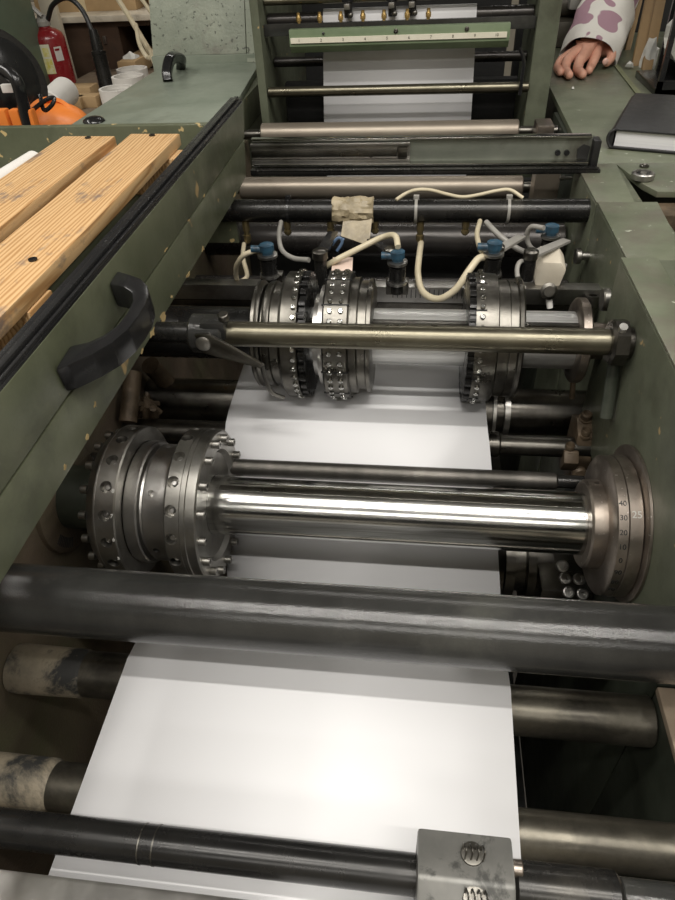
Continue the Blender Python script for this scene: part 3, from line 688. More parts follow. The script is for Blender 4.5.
# paper flag and cable ends
B().prism([at(333, 258, y=1.20), at(353, 258, y=1.20), at(352, 275, y=1.13), at(331, 275, y=1.13)], (0, .001, .001)).build('paper_flag', M('pink_paper', (.62, .48, .40), (.70, .56, .48), 20, 0, (.6, .8)))
tag(bpy.data.objects['paper_flag'], 'small pinkish paper strip standing behind the middle toothed wheel', 'paper strip')
b = B().tube([at(332, 245, y=1.25), at(338, 238, y=1.25), at(344, 240, y=1.25)], .003, 6, 4).tube([at(337, 251, y=1.24), at(342, 243, y=1.24), at(341, 238, y=1.24)], .003, 6, 4)
tag(b.build('wire_end', M('dull_blue_wire', (.10, .16, .26))), 'bent dull blue wire ends poking out under the tape flap', 'wire')

# ---------------- rollers beyond the tube
roller('ink_roller', XL, .34, 1.56, .840, .040, black_r, 'wide black roller hanging below and behind the black tube')
roller('ink_roller', XL, .34, 1.42, .770, .035, black_r, 'black roller low behind the steel mounting rail')
roller('feed_roller', -.50, .262, 1.80, .884, .0290, copper_r, 'warm tinted steel roller under the drawer rail, above the black tube', 'roller', (.014, XL, .34, steel_dark))
roller('feed_roller', -.478, .262, 2.03, .962, .0300, copper_r, 'warm tinted steel roller just beyond the drawer rail', 'roller', (.013, XL, .37, steel_dark))
roller('guide_shaft', -.469, .29, 2.13, 1.052, .0140, olive_shaft, 'bright thin shaft crossing in front of the far paper', 'shaft')
roller('nip_roller', -.469, .29, 2.26, 1.107, .0135, black_r, 'dark shaft behind the far paper under the ruler bar', 'roller')
roller('guide_shaft', -.469, .31, 2.187, 1.270, .010, olive_shaft, 'thin bright shaft at the top edge where the far paper turns', 'shaft')
B().box((.27, 1.66, .84), (.33, 1.72, .985), .004).box((.29, 1.74, .80), (.34, 1.80, .97), .004).build('roller_bearing', copper_r)
tag(bpy.data.objects['roller_bearing'], 'brownish bearing blocks between the tinted roller and the right frame', 'bearing')
B().box((.30, 1.93, .90), (.345, 2.01, 1.0), .006).build('gear_cover', steel_dusty)
tag(bpy.data.objects['gear_cover'], 'dull metal gear cover standing in the gap beside the right bench', 'cover')

# ---------------- far printing unit: posts, cross bar with ruler, clamps
fu = thing('printing_unit_frame', (-.1, 2.25, FL), 'dark green upright frame of the far printing unit around the paper', 'machine frame')
B().box((-.495, 2.115, -.3), (-.470, 2.9, 1.9), .004).build('post', green, fu)
B().box((.29, 2.14, -.3), (.350, 2.42, 1.9), .004).build('post', green, fu)
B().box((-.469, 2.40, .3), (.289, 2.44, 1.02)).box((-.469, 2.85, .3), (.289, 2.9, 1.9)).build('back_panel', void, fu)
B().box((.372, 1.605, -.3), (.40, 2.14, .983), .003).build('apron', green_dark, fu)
roller('turn_roller', -.469, .289, 2.220, 1.220, .0185, black_r, 'dark turning roller at the top edge inside the fold of the far paper')
rb_ = thing('ruler_bar', (-.09, 2.15, 1.15), 'green painted bar with a white ruler strip across the far paper', 'ruler')
B().box((-.469, 2.155, 1.190), (.289, 2.170, 1.219), .001).build('back_bar', cast, rb_)
B().prism([(-.392, 2.153, 1.208), (-.392, 2.128, 1.208), (-.392, 2.125, 1.168), (-.392, 2.140, 1.150), (-.392, 2.153, 1.150)], (.612, 0, 0), .001).build('bar', M('light_green_paint', (.13, .18, .10), (.19, .24, .15), 12, 0, (.3, .5), .1, 200, specks=((.4, .4, .3), 90, .76)), rb_)
B().box((-.388, 2.1215, 1.176), (.212, 2.1265, 1.189)).build('scale_strip', M('ivory_scale', (.72, .68, .55), (.80, .76, .64), 30, 0, (.4, .6), stain=((.5, .46, .34), 40, .6, .75)), rb_)
for k in range(10):
    u = 299+22*k
    p = at(u, 41.0-.040*(u-299)*1.0, y=2.1205)
    text(str(k+1), .010, ink_grey, rb_, (p.x, 2.1210, 1.1825), (1, 0, 0), (0, 0, 1), 'ruler_number')
for u in (323, 396, 467):
    x = at(u, 28, y=2.126).x
    B().lathe([(0, 0), (0, .006 if u > 330 else .0035), (.004, .006 if u > 330 else .0035), (.005, .002), (.003, 0)], (x, 2.128, 1.198), (0, -1, .05), 16).build('screw', black_p if u < 330 else steel_dark, rb_)
kn = None
for u in (299, 320, 341, 363, 384, 407, 428):
    x = at(u, 25, y=2.162).x
    if kn is None: kn = B().lathe([(0, 0), (0, .005), (.006, .005), (.007, .0075), (.017, .0075), (.021, .005), (.026, .005), (.028, .003), (.028, 0)], (x, 2.162, 1.217), (0, 0, 1), 16).build('brass_peg', brass, rb_, origin=(x, 2.162, 1.217))
    else: clone(kn, rb_, (x, 2.162, 1.217))
ck = None
for u, w in ((348, 'left'), (392, 'middle'), (412, 'right')):
    x = at(u, 10, y=2.19).x; org = (x, 2.18, 1.235)
    lb = 'black clamp with white square nut against the far paper, %s of three' % w
    if ck is None:
        ck = thing('feeler_clamp', org, lb, 'clamp', 'clamps against the far paper')
        B().box((x-.016, 2.175, 1.262), (x+.016, 2.215, 1.30), .003).box((x-.010, 2.18, 1.225), (x+.012, 2.195, 1.262), .002).build('body', black_p, ck)
        B().box((x-.009, 2.166, 1.246), (x+.007, 2.180, 1.260), .002).build('nut', steel, ck)
        B().sph((x+.008, 2.180, 1.232), .008, n=10).build('wheel', steel_dark, ck)
        ck0 = ck
    else: copy_tree(ck0, org, lb)
b = B().tube([at(520, 48, y=2.1), at(524, 62, y=2.1), at(522, 78, y=2.1), at(520, 95, y=2.1)], .005, 8, 6)
tag(b.build('air_hose', black_p), 'black cable hanging beside the right post of the far unit', 'hose')

# ---------------- cross drawer rail
dr = thing('drawer_rail', (0, 1.58, 1.0), 'long grey green drawer rail lying across the press with a black end cap', 'rail')
def xr(u, v): return at(u, v, y=1.57).x
B().box((-.398, 1.572, .992), (.366, 1.585, 1.070), .0015).build('back_plate', M('dull_green_metal', (.16, .175, .145), (.23, .245, .205), 8, .5, (.3, .45), .08, 200, stain=((.09, .085, .07), 8, .55, .75)), dr)
B().box((-.398, 1.552, 1.018), (.362, 1.575, 1.0225), .001).box((-.398, 1.565, 1.0695), (.362, 1.587, 1.0735), .001).build('lip', chrome, dr)
B().box((-.398, 1.53, 1.004), (.386, 1.551, 1.013), .002).box((-.398, 1.53, 1.0135), (.38, 1.551, 1.016), .001).build('under_rail', black_m, dr)
b = B(); xe = xr(410, 150)
b.box((-.398, 1.556, 1.060), (xe, 1.571, 1.066), .001).box((-.398, 1.556, 1.022), (xe, 1.571, 1.031), .001).box((-.398, 1.566, 1.03), (xe, 1.571, 1.06)).build('slide', steel, dr)
B().box((-.398, 1.559, 1.036), (xe-.03, 1.566, 1.050), .001).box((xe-.028, 1.556, 1.034), (xe-.006, 1.566, 1.056), .002).build('slide_core', steel_dark, dr)
for u in (371, 558, 567):
    x = xr(u, 150); B().cyl((x, 1.573, 1.038), (x, 1.5655, 1.038), .006, 16).build('rivet', black_p, dr)
x = xr(584, 150); B().prism([(x-.012, 1.573, 1.025), (x+.010, 1.573, 1.022), (x+.012, 1.573, 1.050), (x-.002, 1.573, 1.055), (x-.014, 1.573, 1.045)], (0, -.004, 0)).build('worn_patch', void, dr)
tag(B().box((.366, 1.552, 1.008), (.382, 1.592, 1.066), .003).build('end_cap', rubber, dr), 'black rubber end cap')

# ================================================================ LEFT GUARD RAIL
gr = thing('guard_rail', (-.41, .9, .985), 'long dark green guard board along the left side with chipped edges and a pull handle', 'guard')
B().prism([(-.4, 1.555, 1.156), (-.4, 1.525, 1.090), (-.4, .20, 1.059), (-.4, .20, 1.140)], (-.022, 0, 0), .0015).build('upper_panel', green_rail, gr)
B().prism([(-.4, 1.523, 1.087), (-.4, 1.497, 1.016), (-.4, 1.38, 1.006), (-.4, .20, .990), (-.4, .20, 1.056)], (-.020, 0, 0), .0015).build('lower_panel', green_rail, gr)
b = B()
for (x0, x1, h) in ((-.4065, -.402, .008), (-.417, -.4085, .012), (-.427, -.419, .010)):
    b.prism([(x0, 1.55, 1.156), (x1, 1.55, 1.156), (x1, .2, 1.140), (x0, .2, 1.140)], (0, 0, h), .0012)
b.prism([(-.428, 1.55, 1.150), (-.401, 1.55, 1.150), (-.401, .2, 1.136), (-.428, .2, 1.136)], (0, 0, .008))
tag(b.build('rubber_strip', M('glossy_black_strip', (.012, .012, .013), (.02, .02, .02), 10, 0, (.22, .32)), gr), 'ribbed black strip along the top edge')
outer = [(-.399, .572), (-.388, .578), (-.366, .600), (-.350, .622), (-.340, .648), (-.336, .675), (-.335, .700), (-.338, .722), (-.346, .742), (-.360, .758), (-.380, .768), (-.399, .776)]
inner = [(-.399, .744), (-.378, .738), (-.362, .726), (-.354, .706), (-.353, .680), (-.357, .655), (-.366, .636), (-.380, .622), (-.399, .614)]
hd = tag(B().prism([(x, y, 1.082+.10*(y-.66)) for x, y in outer+inner], (0, -.004, .036), .004).build('pull_handle', black_p, gr), 'glossy black bow handle')
for (y, z, w_, h_) in ((1.383, 1.014, .030, .010), (1.12, 1.006, .02, .012), (1.02, 1.002, .035, .010), (.93, 1.008, .012, .008), (.88, .999, .05, .016), (.83, 1.0, .03, .014), (.78, .998, .02, .009), (.62, 1.02, .012, .010), (.58, 1.0, .014, .012), (.52, 1.005, .012, .01), (.95, 1.080, .03, .006), (1.18, 1.083, .022, .005)):
    pts = []
    for k in range(9):
        a = 2*PI*k/9; q_ = random.uniform(.25, 1.0); pts.append((-.4001, y+cos(a)*w_*.5*q_, z+sin(a)*h_*.5*q_))
    B().prism(pts, (.0006, 0, 0)).build('bare_patch', bare, gr)
for (u, v) in ((120, 292), (74, 372)):
    p = at(u, v, x=-.399)
    pass

# left beam and wooden pallet boards
bm_ = B().box((-1.25, 1.395, .90), (-.41, 1.415, 1.150), .002).build('end_beam', M('chipped_green_paint', (.082, .092, .055), (.130, .140, .090), 9, 0, (.3, .5), .2, 900, specks=((.50, .38, .18), 75, .635), stain=((.032, .034, .022), 7, .52, .8)))
tag(bm_, 'dark green cross panel with chipped paint behind the wooden boards', 'panel')
def board(name, pts, z, th, label):
    t = thing(name, ((pts[0][0]+pts[1][0])/2, .9, z-th), label, 'board')
    B().prism([(x, y, z) for x, y in pts], (0, 0, -th), .003).build('plank', wood, t)
    return t
bw1 = board('wooden_board', [(-.480, 1.335), (-.583, 1.340), (-.572, .10), (-.462, .10)], 1.150, .022, 'sawn pine board with two screws beside the guard rail')
bw2 = board('wooden_board', [(-.610, 1.325), (-.722, 1.330), (-.720, .10), (-.605, .10)], 1.150, .022, 'sawn pine board, the one farther left with a single dark screw')
sbz = B().lathe([(0, 0), (0, .006), (.002, .006), (.002, .003), (.0008, 0)], (0, 0, 0), (0, 0, 1), 14)
s_ = None
for (w, u, v) in ((bw1, 152, 135.5), (bw1, 33, 260), (bw2, 88, 138)):
    p = at(u, v, z=1.1505)
    if s_ is None:
        s_ = sbz.build('screw', black_p, None, origin=(0, 0, 0)); s_.parent = w; s_.location = (p-ORG[w.name])*S
    else: clone(s_, w, p)
for y0, lb in ((.12, 'pine batten under the near end of the sawn boards'), (.66, 'pine batten under the middle of the sawn boards'), (1.25, 'pine batten under the far end of the sawn boards')):
    tag(B().box((-.72, y0, 1.0605), (-.468, y0+.06, 1.127), .002).build('cross_batten', wood), lb, 'batten', 'battens under the boards')
B().box((-1.25, -.1, .935), (-.56, 1.39, 1.06), .003).build('side_cover', green_rail)
tag(bpy.data.objects['side_cover'], 'green machine cover below the wooden boards at the left', 'cover')
B().box((-1.2, .73, 1.0605), (-.73, 1.24, 1.080), .004).build('grit_tray', grit)
tag(bpy.data.objects['grit_tray'], 'tray of dark gritty residue left of the wooden boards', 'tray')
tag(B().cyl((-.745, 1.24, 1.130), (-.79, .2, 1.130), .018, 20).build('white_pipe', white_p), 'white plastic pipe lying left of the wooden boards', 'pipe')

# left cover lid with handle, and the crackle-painted housing
ld = thing('cover_lid', (-.75, 2.0, 1.03), 'pale green flat cover lid on the left with a black handle', 'cover')
B().prism([(-.945, 2.60, 1.05), (-.591, 2.60, 1.05), (-.545, 2.05, 1.05), (-.50, 1.42, 1.05), (-.90, 1.42, 1.05), (-.955, 1.75, 1.05)], (0, 0, -.02), .003).build('lid', green_lid, ld)
B().tube([at(168, 81, z=1.052), at(167, 72, y=2.33), at(170, 60, y=2.37), at(176, 57, y=2.43), at(181, 60, y=2.48), at(181, 68, z=1.052)], .016, 12, 6, (1, 1), .5).build('handle', black_p, ld)
B().box((-.91, 1.45, .94), (-.55, 2.6, 1.03), .004).build('lid_body', green_rail, ld)
B().sph(at(94, 121, z=1.052), .03, (1, 1, .4)).build('cap', black_p, ld)
hs = thing('unit_housing', (-.8, 2.8, FL), 'pale green housing with crackled paint standing behind the cover lid', 'housing')
B().prism([(-.985, 2.61, 1.075), (-.985, 2.75, 1.42), (-.985, 3.2, 1.42), (-.985, 3.2, 1.075)], (.345, 0, 0), .004).build('sloped_panel', green_hammer, hs)
B().box((-.99, 2.605, FL), (-.60, 3.2, 1.075), .003).build('lower_panel', green_lid, hs)
B().prism([(-.638, 2.60, 1.05), (-.638, 2.745, 1.42), (-.638, 3.2, 1.42), (-.638, 3.2, 1.05)], (.040, 0, 0), .002).build('side_edge', green_hammer, hs)

# ================================================================ RIGHT BENCH, NOTEBOOK, HAND
tb = thing('bench_top', (.9, 2.3, .9), 'worn green steel bench top on the right side of the press', 'bench')
B().prism([(.374, 1.600, 1.0), (1.6, 1.600, 1.0), (1.6, 3.3, 1.0), (.405, 3.3, 1.0)], (0, 0, -.016), .001).build('top', green_top, tb)
B().prism([at(611, 62, z=1.002), at(615, 61, z=1.002), at(643, 96, z=1.002), at(638, 97, z=1.002)], (0, 0, .002)).build('groove_strip', M('pale_olive_strip', (.15, .165, .09), (.21, .22, .13)), tb)
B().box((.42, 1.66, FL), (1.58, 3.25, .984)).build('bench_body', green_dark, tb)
b = B().cyl(at(545, 65, z=.9995), at(545, 65, z=1.0015), .016, 20); b.build('hole', void, tb)
p = at(642, 179, z=1.006)
kb = B().lathe([(0, 0), (0, .020), (.002, .0235), (.012, .0235), (.014, .0215), (.014, .016), (.011, .0155), (.011, 0)], p, (0, 0, 1), 40).build('round_knob', steel, rf)
B().lathe([(.010, .0), (.0125, .014), (.0125, .0)], p, (0, 0, 1), 32).build('centre', black_p, kb)
B().lathe([(.0125, 0), (.0125, .007), (.0145, .0065), (.0145, .003), (.0130, .003), (.0130, 0)], p, (0, 0, 1), 24).build('nut', steel, kb)
p = at(644, 167, z=1.006)
B().lathe([(0, 0), (0, .010), (.004, .010), (.005, .006), (.003, .005), (.003, 0)], p, (0, 0, 1), 20).build('small_bolt', steel_dark, rf)
nb = thing('notebook', (.70, 1.95, 1.0), 'closed black notebook with an elastic rounded spine lying on the bench', 'notebook')
f0, f1 = at(608, 149, z=1.0), at(675, 155, z=1.0)
d = (f1-f0).normalized(); nrm = V((-d.y, d.x, 0)); L, W_ = .42, .37
def nq(a, c, z): return f0+d*a+nrm*c+V((0, 0, z))
B().prism([nq(0, .0, .002), nq(L, 0, .002), nq(L, W_, .002), nq(.0, W_, .002)], (0, 0, .004), .001).prism([nq(.004, .004, .040), nq(L, .004, .040), nq(L, W_, .040), nq(.004, W_, .040)], (0, 0, .005), .002).build('cover', book_m, nb)
B().prism([nq(.010, .010, .006), nq(L-.01, .010, .006), nq(L-.01, W_-.01, .006), nq(.01, W_-.01, .006)], (0, 0, .034)).build('pages', page, nb)
B().tube([nq(.004, .0, .004), nq(-.006, .0, .02), nq(-.004, .0, .036), nq(.006, .002, .044)], .003, 8, 4).prism([nq(.006, .004, .003), nq(-.004, .004, .012), nq(-.004, .004, .036), nq(.006, .004, .0445)], nrm*(W_-.008)).build('spine', book_m, nb)
for k in range(6):
    p0 = nq(.155+.011*k, W_-.035, .0452)
    B().prism([p0, p0+d*.007, p0+d*.007+nrm*.004, p0+nrm*.004], (0, 0, .0004)).build('cover_mark', light_mark, nb)

# --- person: hand and forearm
def skin_mesh(chains, name, mat, parent, sub=2):
    """chains: list of [(point, radius)...]; first point of every later chain merges with nearest existing vertex when given as index"""
    me = bpy.data.meshes.new(name); verts = []; edges = []; rad = []
    org = ORG[parent.name]
    for ch in chains:
        prev = None
        for it in ch:
            if isinstance(it, int): idx = it
            else:
                p_, r_ = it; verts.append((V(p_)-org)*S); rad.append(r_*S); idx = len(verts)-1
            if prev is not None: edges.append((prev, idx))
            prev = idx
    me.from_pydata(verts, edges, []); o = bpy.data.objects.new(name, me); COL.objects.link(o)
    o.parent = parent; ORG[o.name] = org
    o.modifiers.new('skin', 'SKIN')
    for k, sv in enumerate(me.skin_vertices[0].data): sv.radius = (rad[k], rad[k]); sv.use_root = (k == 0)
    s = o.modifiers.new('sub', 'SUBSURF'); s.levels = sub; s.render_levels = sub
    bpy.context.view_layer.update()
    m2 = bpy.data.meshes.new_from_object(o.evaluated_get(bpy.context.evaluated_depsgraph_get()))
    o.modifiers.clear(); o.data = m2; m2.materials.clear(); m2.materials.append(mat)
    for p_ in m2.polygons: p_.use_smooth = True
    return o
pe = thing('person', (.55, 2.62, 1.0), 'person leaning a hand on the bench, in a white sleeve with mauve patches', 'person')
wr = at(599, 40, y=2.76)
palm = at(588, 47, y=2.70)
def A(u, v, y): return at(u, v, y=y)
def tipz(u, v, z=1.017): return at(u, v, z=z)
chains = [
  [(palm, .034), (wr, .034), (at(606, 24, y=2.86), .040), (at(612, 8, y=2.96), .045)],
  [0, (A(574, 53, 2.67), .021), (A(561, 60, 2.62), .0165), (A(557, 68, 2.585), .0150), (tipz(561, 73), .0125)],
  [0, (A(580, 51, 2.65), .022), (A(567, 60, 2.585), .0180), (A(565, 70, 2.545), .0165), (tipz(570, 76), .0135)],
  [0, (A(588, 51, 2.64), .024), (A(580, 60, 2.565), .0185), (A(577, 70, 2.525), .0170), (tipz(584, 75.5), .0140)],
  [0, (A(596, 52, 2.66), .023), (A(594, 60, 2.60), .0170), (A(590, 68, 2.575), .0155), (tipz(589, 71), .0130)],
  [0, (A(604, 50, 2.70), .022), (A(612, 53, 2.66), .0180), (A(611, 59, 2.63), .0165), (A(605, 64, 2.60), .0140)],
]
skin_mesh(chains, 'hand', skin, pe)
tag(B().sph(A(605.5, 61.5, 2.588), .010, (1, .5, 1.1), 12).build('thumbnail', nail, pe), 'pale thumbnail')
# sleeve with folds
b = B(); n = 40; ax0, ax1 = at(588, 57, y=2.67), at(632, -55, y=3.18)
dax = (ax1-ax0); L = dax.length; dax.normalize(); e1 = (V((1, 0, 0))-dax.x*dax).normalized(); e2 = dax.cross(e1); rings = []
for i in range(34):
    t_ = i/33; r_ = .094+.008*t_+.022*math.exp(-((t_-.02)/.08)**2)*0
    ring = []
    for k in range(n):
        a = 2*PI*k/n
        f = 1+.045*sin(3*a+9*t_)+.05*sin(17*t_+2*a)*sin(11*t_)+.03*sin(5*a-14*t_)
        ring.append(b.bm.verts.new(ax0+dax*(L*t_)+(e1*cos(a)*1.02+e2*sin(a)*.72)*r_*f))
    rings.append(ring)
for r0, r1 in zip(rings, rings[1:]):
    for k in range(n): b.bm.faces.new((r0[k], r0[(k+1) % n], r1[(k+1) % n], r1[k]))
inner = [b.bm.verts.new(ax0+dax*.01+(v.co-ax0)*.93) for v in rings[0]]
inner2 = [b.bm.verts.new(ax0+dax*.10+(v.co-ax0)*.75) for v in rings[0]]
for k in range(n):
    b.bm.faces.new((rings[0][k], inner[k], inner[(k+1) % n], rings[0][(k+1) % n]))
    b.bm.faces.new((inner[k], inner2[k], inner2[(k+1) % n], inner[(k+1) % n]))
b.bm.faces.new(rings[-1])
sl = b.build('sleeve', sleeve_m, pe, smooth=70)

# --- behind the bench: planks, crate, scrap
for k, (u0, v0, u1, w, lb) in enumerate(((628, 50, 640, .010, 'narrow raw plank leaning behind the bench, left of three'), (637, 66, 651, .016, 'raw plank leaning behind the bench, middle of three'), (647, 70, 661, .016, 'raw plank leaning beside the black crate, right of three'))):
    p0 = at(u0, v0, z=1.0); p1 = at(u1, 0, y=p0.y+.12); dd = (p1-p0)
    t = B().prism([p0+V((-w, 0, 0)), p0+V((w, 0, 0)), p0+V((w, 0, 0))+dd*1.6, p0+V((-w, 0, 0))+dd*1.6], (0, .02, 0), .002).build('raw_plank', plank_m)
    tag(t, lb, 'plank', 'raw planks leaning behind the bench')
ct = thing('black_crate', (.75, 2.35, 1.0), 'black open crate filled with crumpled white wrapping at the right edge', 'crate')
c0 = at(655, 97, z=1.0)
B().box(c0+V((0, 0, 0)), c0+V((.5, .26, .02)), .002).box(c0+V((0, 0, 0)), c0+V((.014, .014, .62))).box(c0+V((.06, .25, 0)), c0+V((.5, .26, .62))).box(c0+V((0, 0, 0)), c0+V((.5, .012, .04))).build('frame', black_p, ct)
def crumple(name, c, r, n, mat, label, cat, sc=(1, 1, 1), parent=None, amp=.35):
    b = B(); rr = bmesh.ops.create_icosphere(b.bm, subdivisions=n, radius=r)
    for v in rr['verts']:
        f = 1+random.uniform(-amp, amp); v.co = V((v.co.x*f*sc[0], v.co.y*f*sc[1], v.co.z*f*sc[2]))+V(c)
    o = b.build(name, mat, parent, smooth=12)
    return tag(o, label, cat) if cat else o
crumple('wrapping', c0+V((.14, .13, .13)), .10, 3, foil, 'crumpled white wrapping piled in the black crate', 'wrapping', (1.1, .9, .95), None, .12)
crumple('wrapping', c0+V((.15, .14, .36)), .10, 3, foil, 'crumpled white wrapping heaped at the top of the black crate', 'wrapping', (1.1, .9, 1.3), None, .12)
crumple('paper_scrap', at(648, 62, y=2.62)+V((0, 0, .0)), .035, 2, foil, 'crumpled pale scrap squeezed between planks and crate', 'scrap', (.7, .7, 2), None, .3)
crumple('paper_scrap', at(629, 65, z=1.012), .014, 1, foil, 'tiny white paper scrap on the bench at the foot of the planks', 'scrap', (1, 1, .8))
crumple('paper_scrap', at(573, 88, z=1.004), .005, 1, foil, 'tiny white crumb on the bench in front of the hand', 'scrap', (1, 1, .7))
# dim machinery behind the hand
mc = thing('press_machinery', (.55, 3.1, 1.0), 'dark machinery with a rounded cover behind the hand', 'machinery')
B().box((.42, 3.0, 1.0), (.60, 3.2, 1.09), .02).cyl((.44, 3.1, 1.13), (.62, 3.1, 1.13), .04, 20).build('base_casting', M('dull_brown_casting', (.05, .045, .035), (.09, .08, .06), 12, .3, (.4, .6)), mc)
B().box((.52, 3.02, 1.12), (.62, 3.10, 1.16), .01).build('pale_cover', hose_g, mc)
B().tube([(.40, 3.05, 1.35), (.45, 3.02, 1.22), (.5, 3.04, 1.18), (.56, 3.0, 1.30)], .008, 8, 5).build('pipe', black_m, mc)
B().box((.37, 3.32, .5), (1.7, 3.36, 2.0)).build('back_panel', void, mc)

# ================================================================ BACKGROUND LEFT
wbz = .75
wk = B().box((-1.98, 2.55, wbz-.04), (-1.0, 4.24, wbz), .004).box((-1.95, 2.6, FL), (-1.87, 2.68, wbz-.04)).box((-1.15, 2.6, FL), (-1.05, 2.68, wbz-.04)).box((-1.95, 4.1, FL), (-1.87, 4.18, wbz-.04)).box((-1.15, 4.1, FL), (-1.05, 4.18, wbz-.04)).build('work_table', M('cluttered_table_board', (.12, .085, .055), (.26, .20, .14), 12, 0, (.5, .8)))
tag(wk, 'brown worktable with clutter behind the press at the left', 'table')
# extinguisher
eb = at(61, 85, z=wbz); ex = thing('fire_extinguisher', tuple(eb), 'red fire extinguisher with a yellow label standing on the brown table', 'fire extinguisher')
eb = V(eb); er = .086; eh = .278
B().lathe([(0, 0), (0, er*.85), (.01, er), (eh*.80, er), (eh*.88, er*.9), (eh*.94, er*.62), (eh*.97, er*.35), (eh, er*.33), (eh, 0)], eb, (0, 0, 1), 48).build('cylinder', red, ex)
hd_ = B().lathe([(eh, 0), (eh, .034), (eh+.02, .036), (eh+.035, .026), (eh+.05, .02), (eh+.05, 0)], eb, (0, 0, 1), 24).build('valve_head', hose_g, ex)
top = eb+V((0, 0, eh+.045))
B().tube([top+V((.02, -.03, 0)), top+V((-.03, -.03, .045)), top+V((-.09, -.04, .055)), top+V((-.125, -.04, .03)), top+V((-.125, -.04, -.04))], .010, 8, 5, (1, 1.6)).build('lever', hose_g, ex)
B().tube([top+V((.03, 0, -.02)), top+V((.09, -.02, .045)), top+V((.19, -.05, .075)), top+V((.27, -.09, .03)), top+V((.31, -.12, -.06)), top+V((.325, -.14, -.10))], .012, 10, 6).build('hose', rubber, ex)
h0 = top+V((.325, -.14, -.05))
B().lathe([(0, 0), (0, .020), (.04, .026), (.09, .030), (.095, .038), (.108, .038), (.11, .036), (.29, .040), (.30, .043), (.32, .043), (.33, .040), (.36, .038), (.36, 0)], h0, (.05, -.10, -1), 28).build('discharge_horn', black_m, ex)
def wrap(cx, cy, z0, z1, a0, a1, r, mat, name, parent):
    b = B(); n = 12; f = [V((cx+cos(a0+(a1-a0)*k/n)*r, cy+sin(a0+(a1-a0)*k/n)*r, z)) for z in (z0, z1) for k in range(n+1)]
    vs = [b.bm.verts.new(q) for q in f]
    for k in range(n): b.bm.faces.new((vs[k], vs[k+1], vs[n+2+k], vs[n+1+k]))
    return b.build(name, mat, parent)
lab = wrap(eb.x, eb.y, eb.z+.07, eb.z+.205, -2.05, -1.15, er+.0015, M('label_white', (.70, .68, .52), (.74, .72, .56)), 'label', ex)
wrap(eb.x, eb.y, eb.z+.07, eb.z+.14, -2.0, -1.20, er+.0025, yellow, 'label_print', lab)
wrap(eb.x, eb.y, eb.z+.15, eb.z+.19, -1.6, -1.25, er+.0025, yellow, 'label_print', lab)
wrap(eb.x, eb.y, eb.z+.19, eb.z+.20, -1.85, -1.70, er+.0028, ink_grey, 'label_emblem', lab)
l2 = wrap(eb.x, eb.y, eb.z+.125, eb.z+.19, -.92, -.45, er+.0015, M('label_white_small', (.66, .62, .58)), 'label', ex)
wrap(eb.x, eb.y, eb.z+.172, eb.z+.182, -.88, -.60, er+.0025, red, 'label_print', l2)
# cabinet, shelf edge, cardboard box
def quad_box(name, u0, v0, u1, v1, y, dep, mat, label, cat, bev=.004):
    a, c = at(u0, v0, y=y), at(u1, v1, y=y)
    o = B().box((min(a.x, c.x), y, min(a.z, c.z)), (max(a.x, c.x), y+dep, max(a.z, c.z)), bev).build(name, mat)
    return tag(o, label, cat)
cx0, cx1 = -2.0, -1.46
cab = thing('cabinet', (-1.72, 4.5, wbz), 'dark brown cabinet with a pale worn top behind the extinguisher', 'cabinet')
cb1 = B().box((-2.75, 4.3, FL), (-1.20, 5.0, .985), .004).build('carcass', brown, cab)
cut(cb1, B().box((-1.80, 4.2, .80), (-1.50, 4.8, .955)))
B().box((-2.8, 4.25, .985), (-1.15, 5.05, 1.015), .004).build('top', cream, cab)
B().box((-1.905, 4.29, .87), (-1.885, 4.302, .91), .002).build('key_plate', steel, cab)
bx = thing('cardboard_box', (-2.0, 4.7, 1.015), 'brown cardboard box on the cabinet at the top edge', 'box')
B().box((-2.35, 4.45, 1.015), (-1.72, 5.0, 1.5), .004).build('carton', card, bx)
B().box((-2.08, 4.447, 1.015), (-2.03, 4.4505, 1.5)).build('packing_tape', M('pale_tape', (.55, .45, .28)), bx)
tag(B().box((-1.66, 4.5, 1.015), (-1.25, 4.9, 1.4), .004).build('wooden_crate', card), 'pale carton beside the bigger cardboard box on the cabinet', 'box')
gc = B().box((-3.4, 3.30, FL), (-2.02, 3.8, 1.6), .005).build('green_cabinet', M('flat_green_paint', (.085, .115, .08), (.10, .135, .095), 6, 0, (.4, .55)))
tag(gc, 'tall flat green cabinet at the top left corner', 'cabinet')
tag(B().box((-2.13, 4.08, FL), (-2.04, 4.12, 1.6), .003).build('beige_post', M('beige_paint', (.48, .43, .33), (.55, .50, .40))), 'beige upright post between green cabinet and extinguisher', 'post')
# rolls of tape
tr = None
for (u, v, z, lb) in ((135, 84, wbz, 'white tape roll on the table, farthest of three'), (131, 92, wbz, 'white tape roll on the table, middle of three'), (120, 105, wbz, 'white tape roll on the table, nearest of three')):
    p = at(u, v, z=z); R_ = .082
    if tr is None:
        tr = thing('tape_roll', tuple(p), lb, 'tape roll', 'white tape rolls')
        B().ring(p, (0, 0, 1), R_, R_*.84, .075, 36).build('roll', white_p, tr)
        B().ring(p-V((0, 0, .0)), (0, 0, 1), R_*.84, R_*.80, .06, 36).build('core', white_p, tr); tr0 = tr
    else: copy_tree(tr0, tuple(p), lb)
crumple('crumpled_cup', at(132, 62, z=.80), .05, 2, foil, 'crumpled white cup beside the cabinet opening', 'cup', (1, 1, 1), None, .2)
tag(B().box(tuple(at(136, 72, z=wbz)+V((-.06, -.1, 0))), tuple(at(150, 62, z=wbz)+V((.06, .1, .07))), .004, ).build('open_carton', card), 'flat brown carton beside the tape rolls', 'box')
